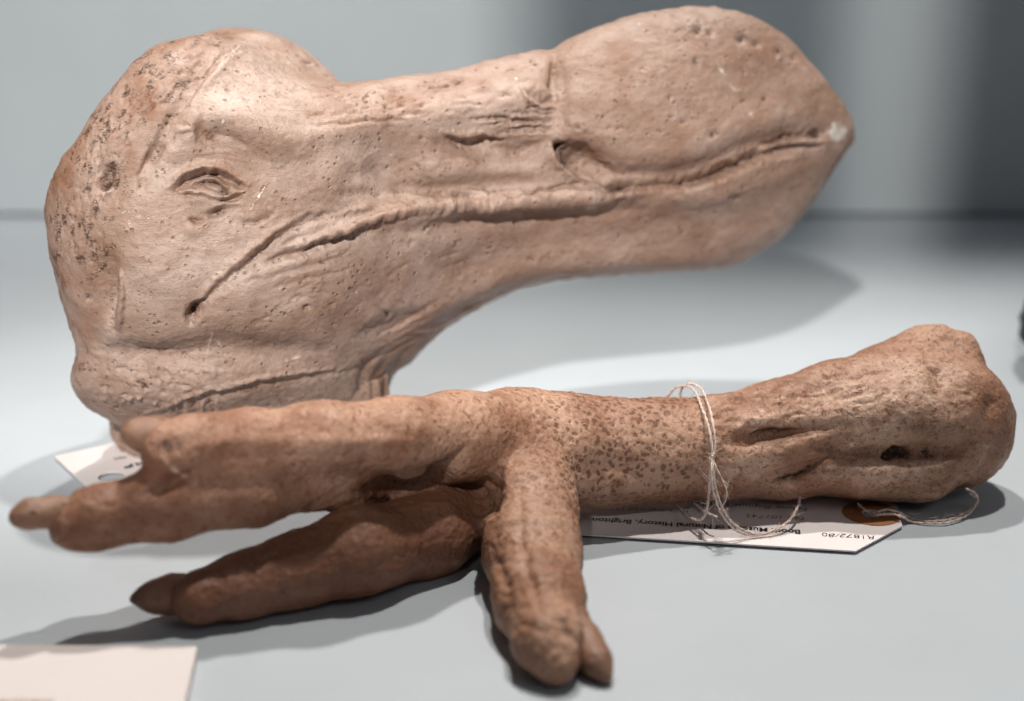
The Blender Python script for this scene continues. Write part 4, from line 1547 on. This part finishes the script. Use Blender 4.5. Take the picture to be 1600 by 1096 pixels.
def twine_strand(name, ctrl, parent, rad=0.00027, fuzz=26, seed=0):
    """two-ply hemp string with stray fibres through control points (px, py, depth)"""
    rng = np.random.default_rng(100 + seed)
    w_ = np.array([world_of(local_of(*c)) for c in ctrl])
    path = catmull(w_, 22)
    path = path + 0.00012 * np.stack([fbm(path * 350, 2, seed + k) for k in range(3)], 1)
    seglen = np.linalg.norm(np.diff(path, axis=0), axis=1)
    s = np.concatenate([[0], np.cumsum(seglen)])
    npt = max(12, int(s[-1] / 0.00028))
    ss = np.linspace(0, s[-1], npt)
    path = np.stack([np.interp(ss, s, path[:, k]) for k in range(3)], 1)
    tan = np.gradient(path, axis=0)
    tan /= np.maximum(np.linalg.norm(tan, axis=1), 1e-12)[:, None]
    a = np.cross(tan, [0.3, 0.9, 0.2])
    a /= np.linalg.norm(a, axis=1)[:, None]
    b = np.cross(tan, a)
    parts = []
    for ph in (0, math.pi):
        th = ss / 0.0042 * 2 * math.pi + ph + 1.5 * vnoise(path * 300, seed + 9)
        off = rad * 0.5 * (np.cos(th)[:, None] * a + np.sin(th)[:, None] * b)
        parts.append(tube(path + off, rad * 0.78 * (1 + 0.12 * vnoise(path * 900, seed + 3))))
    for k in range(int(fuzz * s[-1] / 0.03)):
        i = rng.integers(1, npt - 1)
        th = rng.uniform(0, 6.28)
        d = a[i] * math.cos(th) + b[i] * math.sin(th)
        L = rng.uniform(0.0008, 0.0030)
        tt = np.linspace(0, 1, 5)
        fib = path[i] + np.outer(tt * L, 0.55 * d + tan[i] * rng.choice([-1, 1]) * 0.8) + np.outer(tt ** 2 * L * 0.5, rng.normal(0, 0.5, 3))
        fib[:, 2] = np.maximum(fib[:, 2], 0.0022)
        parts.append(tube(fib, 0.000035, 3))
    return link(name, py_mesh(*join(parts)), M_TWINE, parent)


def build_twine():
    b = pt(1112, 715, 0.3575)
    root = empty("twine", (b.x, b.y, 0.0), "pale twine tied round the middle of the dodo foot with a loose looped end", "twine")
    S1 = [(1112, 718, 0.3560), (1113, 700, 0.3562), (1108, 672, 0.3575), (1098, 640, 0.3625), (1086, 612, 0.371), (1072, 603, 0.378), (1056, 606, 0.383),
          (1046, 616, 0.386), (1040, 628, 0.388), (1036, 660, 0.391), (1040, 720, 0.391), (1052, 775, 0.384), (1058, 788, 0.374), (1072, 803, 0.366), (1088, 813, 0.3605), (1100, 808, 0.3575), (1106, 788, 0.3555), (1109, 760, 0.3545), (1111, 722, 0.3555)]
    S2 = [(1115, 715, 0.3560), (1118, 692, 0.3563), (1114, 662, 0.358), (1107, 634, 0.3625), (1096, 608, 0.3705), (1080, 600, 0.377), (1068, 604, 0.3825),
          (1063, 616, 0.3855), (1062, 628, 0.388), (1058, 680, 0.391), (1066, 740, 0.389), (1078, 776, 0.378), (1092, 792, 0.367), (1108, 803, 0.3605), (1120, 808, 0.3585)]
    S3 = [(1113, 712, 0.3552), (1114, 735, 0.3535), (1119, 765, 0.3535), (1130, 797, 0.3545), (1150, 822, 0.3565), (1176, 834, 0.3585), (1204, 832, 0.3595), (1230, 816, 0.3615), (1245, 796, 0.365), (1250, 776, 0.370)]
    S4 = [(1112, 714, 0.3550), (1112, 740, 0.3530), (1116, 772, 0.3528), (1127, 802, 0.354), (1146, 826, 0.356), (1170, 837, 0.358), (1192, 836, 0.3588), (1212, 826, 0.360)]
    S5 = [(1114, 716, 0.3550), (1122, 736, 0.3535), (1134, 762, 0.3535), (1135, 778, 0.354), (1128, 792, 0.355), (1124, 800, 0.356)]
    for k, s in enumerate((S1, S2, S3, S4, S5)):
        twine_strand("strand", s, root, (0.0003, 0.00027, 0.0003, 0.00023, 0.00018)[k], 40 if k < 2 else 80, 10 * k)
    # the strands are drawn together by a few uneven turns
    parts = []
    for k in range(4):
        th = np.linspace(0, 2 * math.pi, 30)
        c = np.array(pt(1112.5 + RNG.uniform(-1, 1), 710 + 4 * k, 0.3550))
        ring = np.stack([c[0] + 0.0005 * np.cos(th), c[1] + 0.00055 * np.sin(th), c[2] + RNG.uniform(-0.0004, 0.0004) * np.sin(th + k)], 1)
        parts.append(tube(ring, 0.00022))
    link("knot", py_mesh(*join(parts)), M_TWINE, root)

    h = lambda px, py, hh: (px, py, (CAM_H - hh) / (SP + CP * (py - 548) / FX))
    b = floor_pt(1450, 812)
    root = empty("tag_string", (b.x, b.y, 0.0), "doubled string threaded through the brown eyelet of the tag, trailing right", "string")
    T1 = [h(1340, 786, 0.0030), h(1352, 797, 0.0024), h(1361, 803, 0.0018), h(1372, 800, 0.0032), h(1386, 797, 0.0036), h(1405, 801, 0.0030), h(1425, 811, 0.0008), h(1452, 815, 0.0007), h(1485, 812, 0.0008), h(1512, 800, 0.0012), h(1527, 784, 0.003), h(1523, 770, 0.006), h(1510, 764, 0.009)]
    T2 = [h(1361, 805, 0.0017), h(1374, 804, 0.0030), h(1390, 803, 0.0030), h(1408, 807, 0.0027), h(1424, 815, 0.0007), h(1450, 818, 0.0007), h(1480, 817, 0.0008), h(1506, 808, 0.001), h(1521, 795, 0.002), h(1525, 780, 0.0035), h(1515, 770, 0.005)]
    for k, s in enumerate((T1, T2)):
        twine_strand("strand", s, root, 0.00028, 20, 70 + 7 * k)


build_twine()

# ------------------------------------------------------------------ neighbours
def build_neighbour():
    """lumpy dark object that just enters the frame at the right"""
    c = Vector((0.2065, 0.455, 0.0))
    parts = []
    rng = np.random.default_rng(5)
    V, F = [], []
    seg, ring = 64, 40
    for i in range(ring + 1):
        for j in range(seg):
            a, b = math.pi * i / ring, 2 * math.pi * j / seg
            V.append((math.sin(a) * math.cos(b), math.sin(a) * math.sin(b), math.cos(a)))
    V = np.array(V)
    f1, f2 = worley(V * 2.6 + 3, 8)
    k = 1 + 0.16 * (f2 - f1) + 0.05 * fbm(V * 5, 2, 4)
    W = V * k[:, None] * np.array((0.034, 0.030, 0.0175)) + np.array((c.x, c.y, 0.0175))
    W[:, 2] = np.maximum(W[:, 2], 0.0004)
    for i in range(ring):
        for j in range(seg):
            F.append((i * seg + j, (i + 1) * seg + j, (i + 1) * seg + (j + 1) % seg, i * seg + (j + 1) % seg))
    o = link("dark_specimen", py_mesh(W, F), M_DARK)
    return tag(o, "dark green lumpy specimen cut off by the right edge, out of focus", "specimen")


build_neighbour()
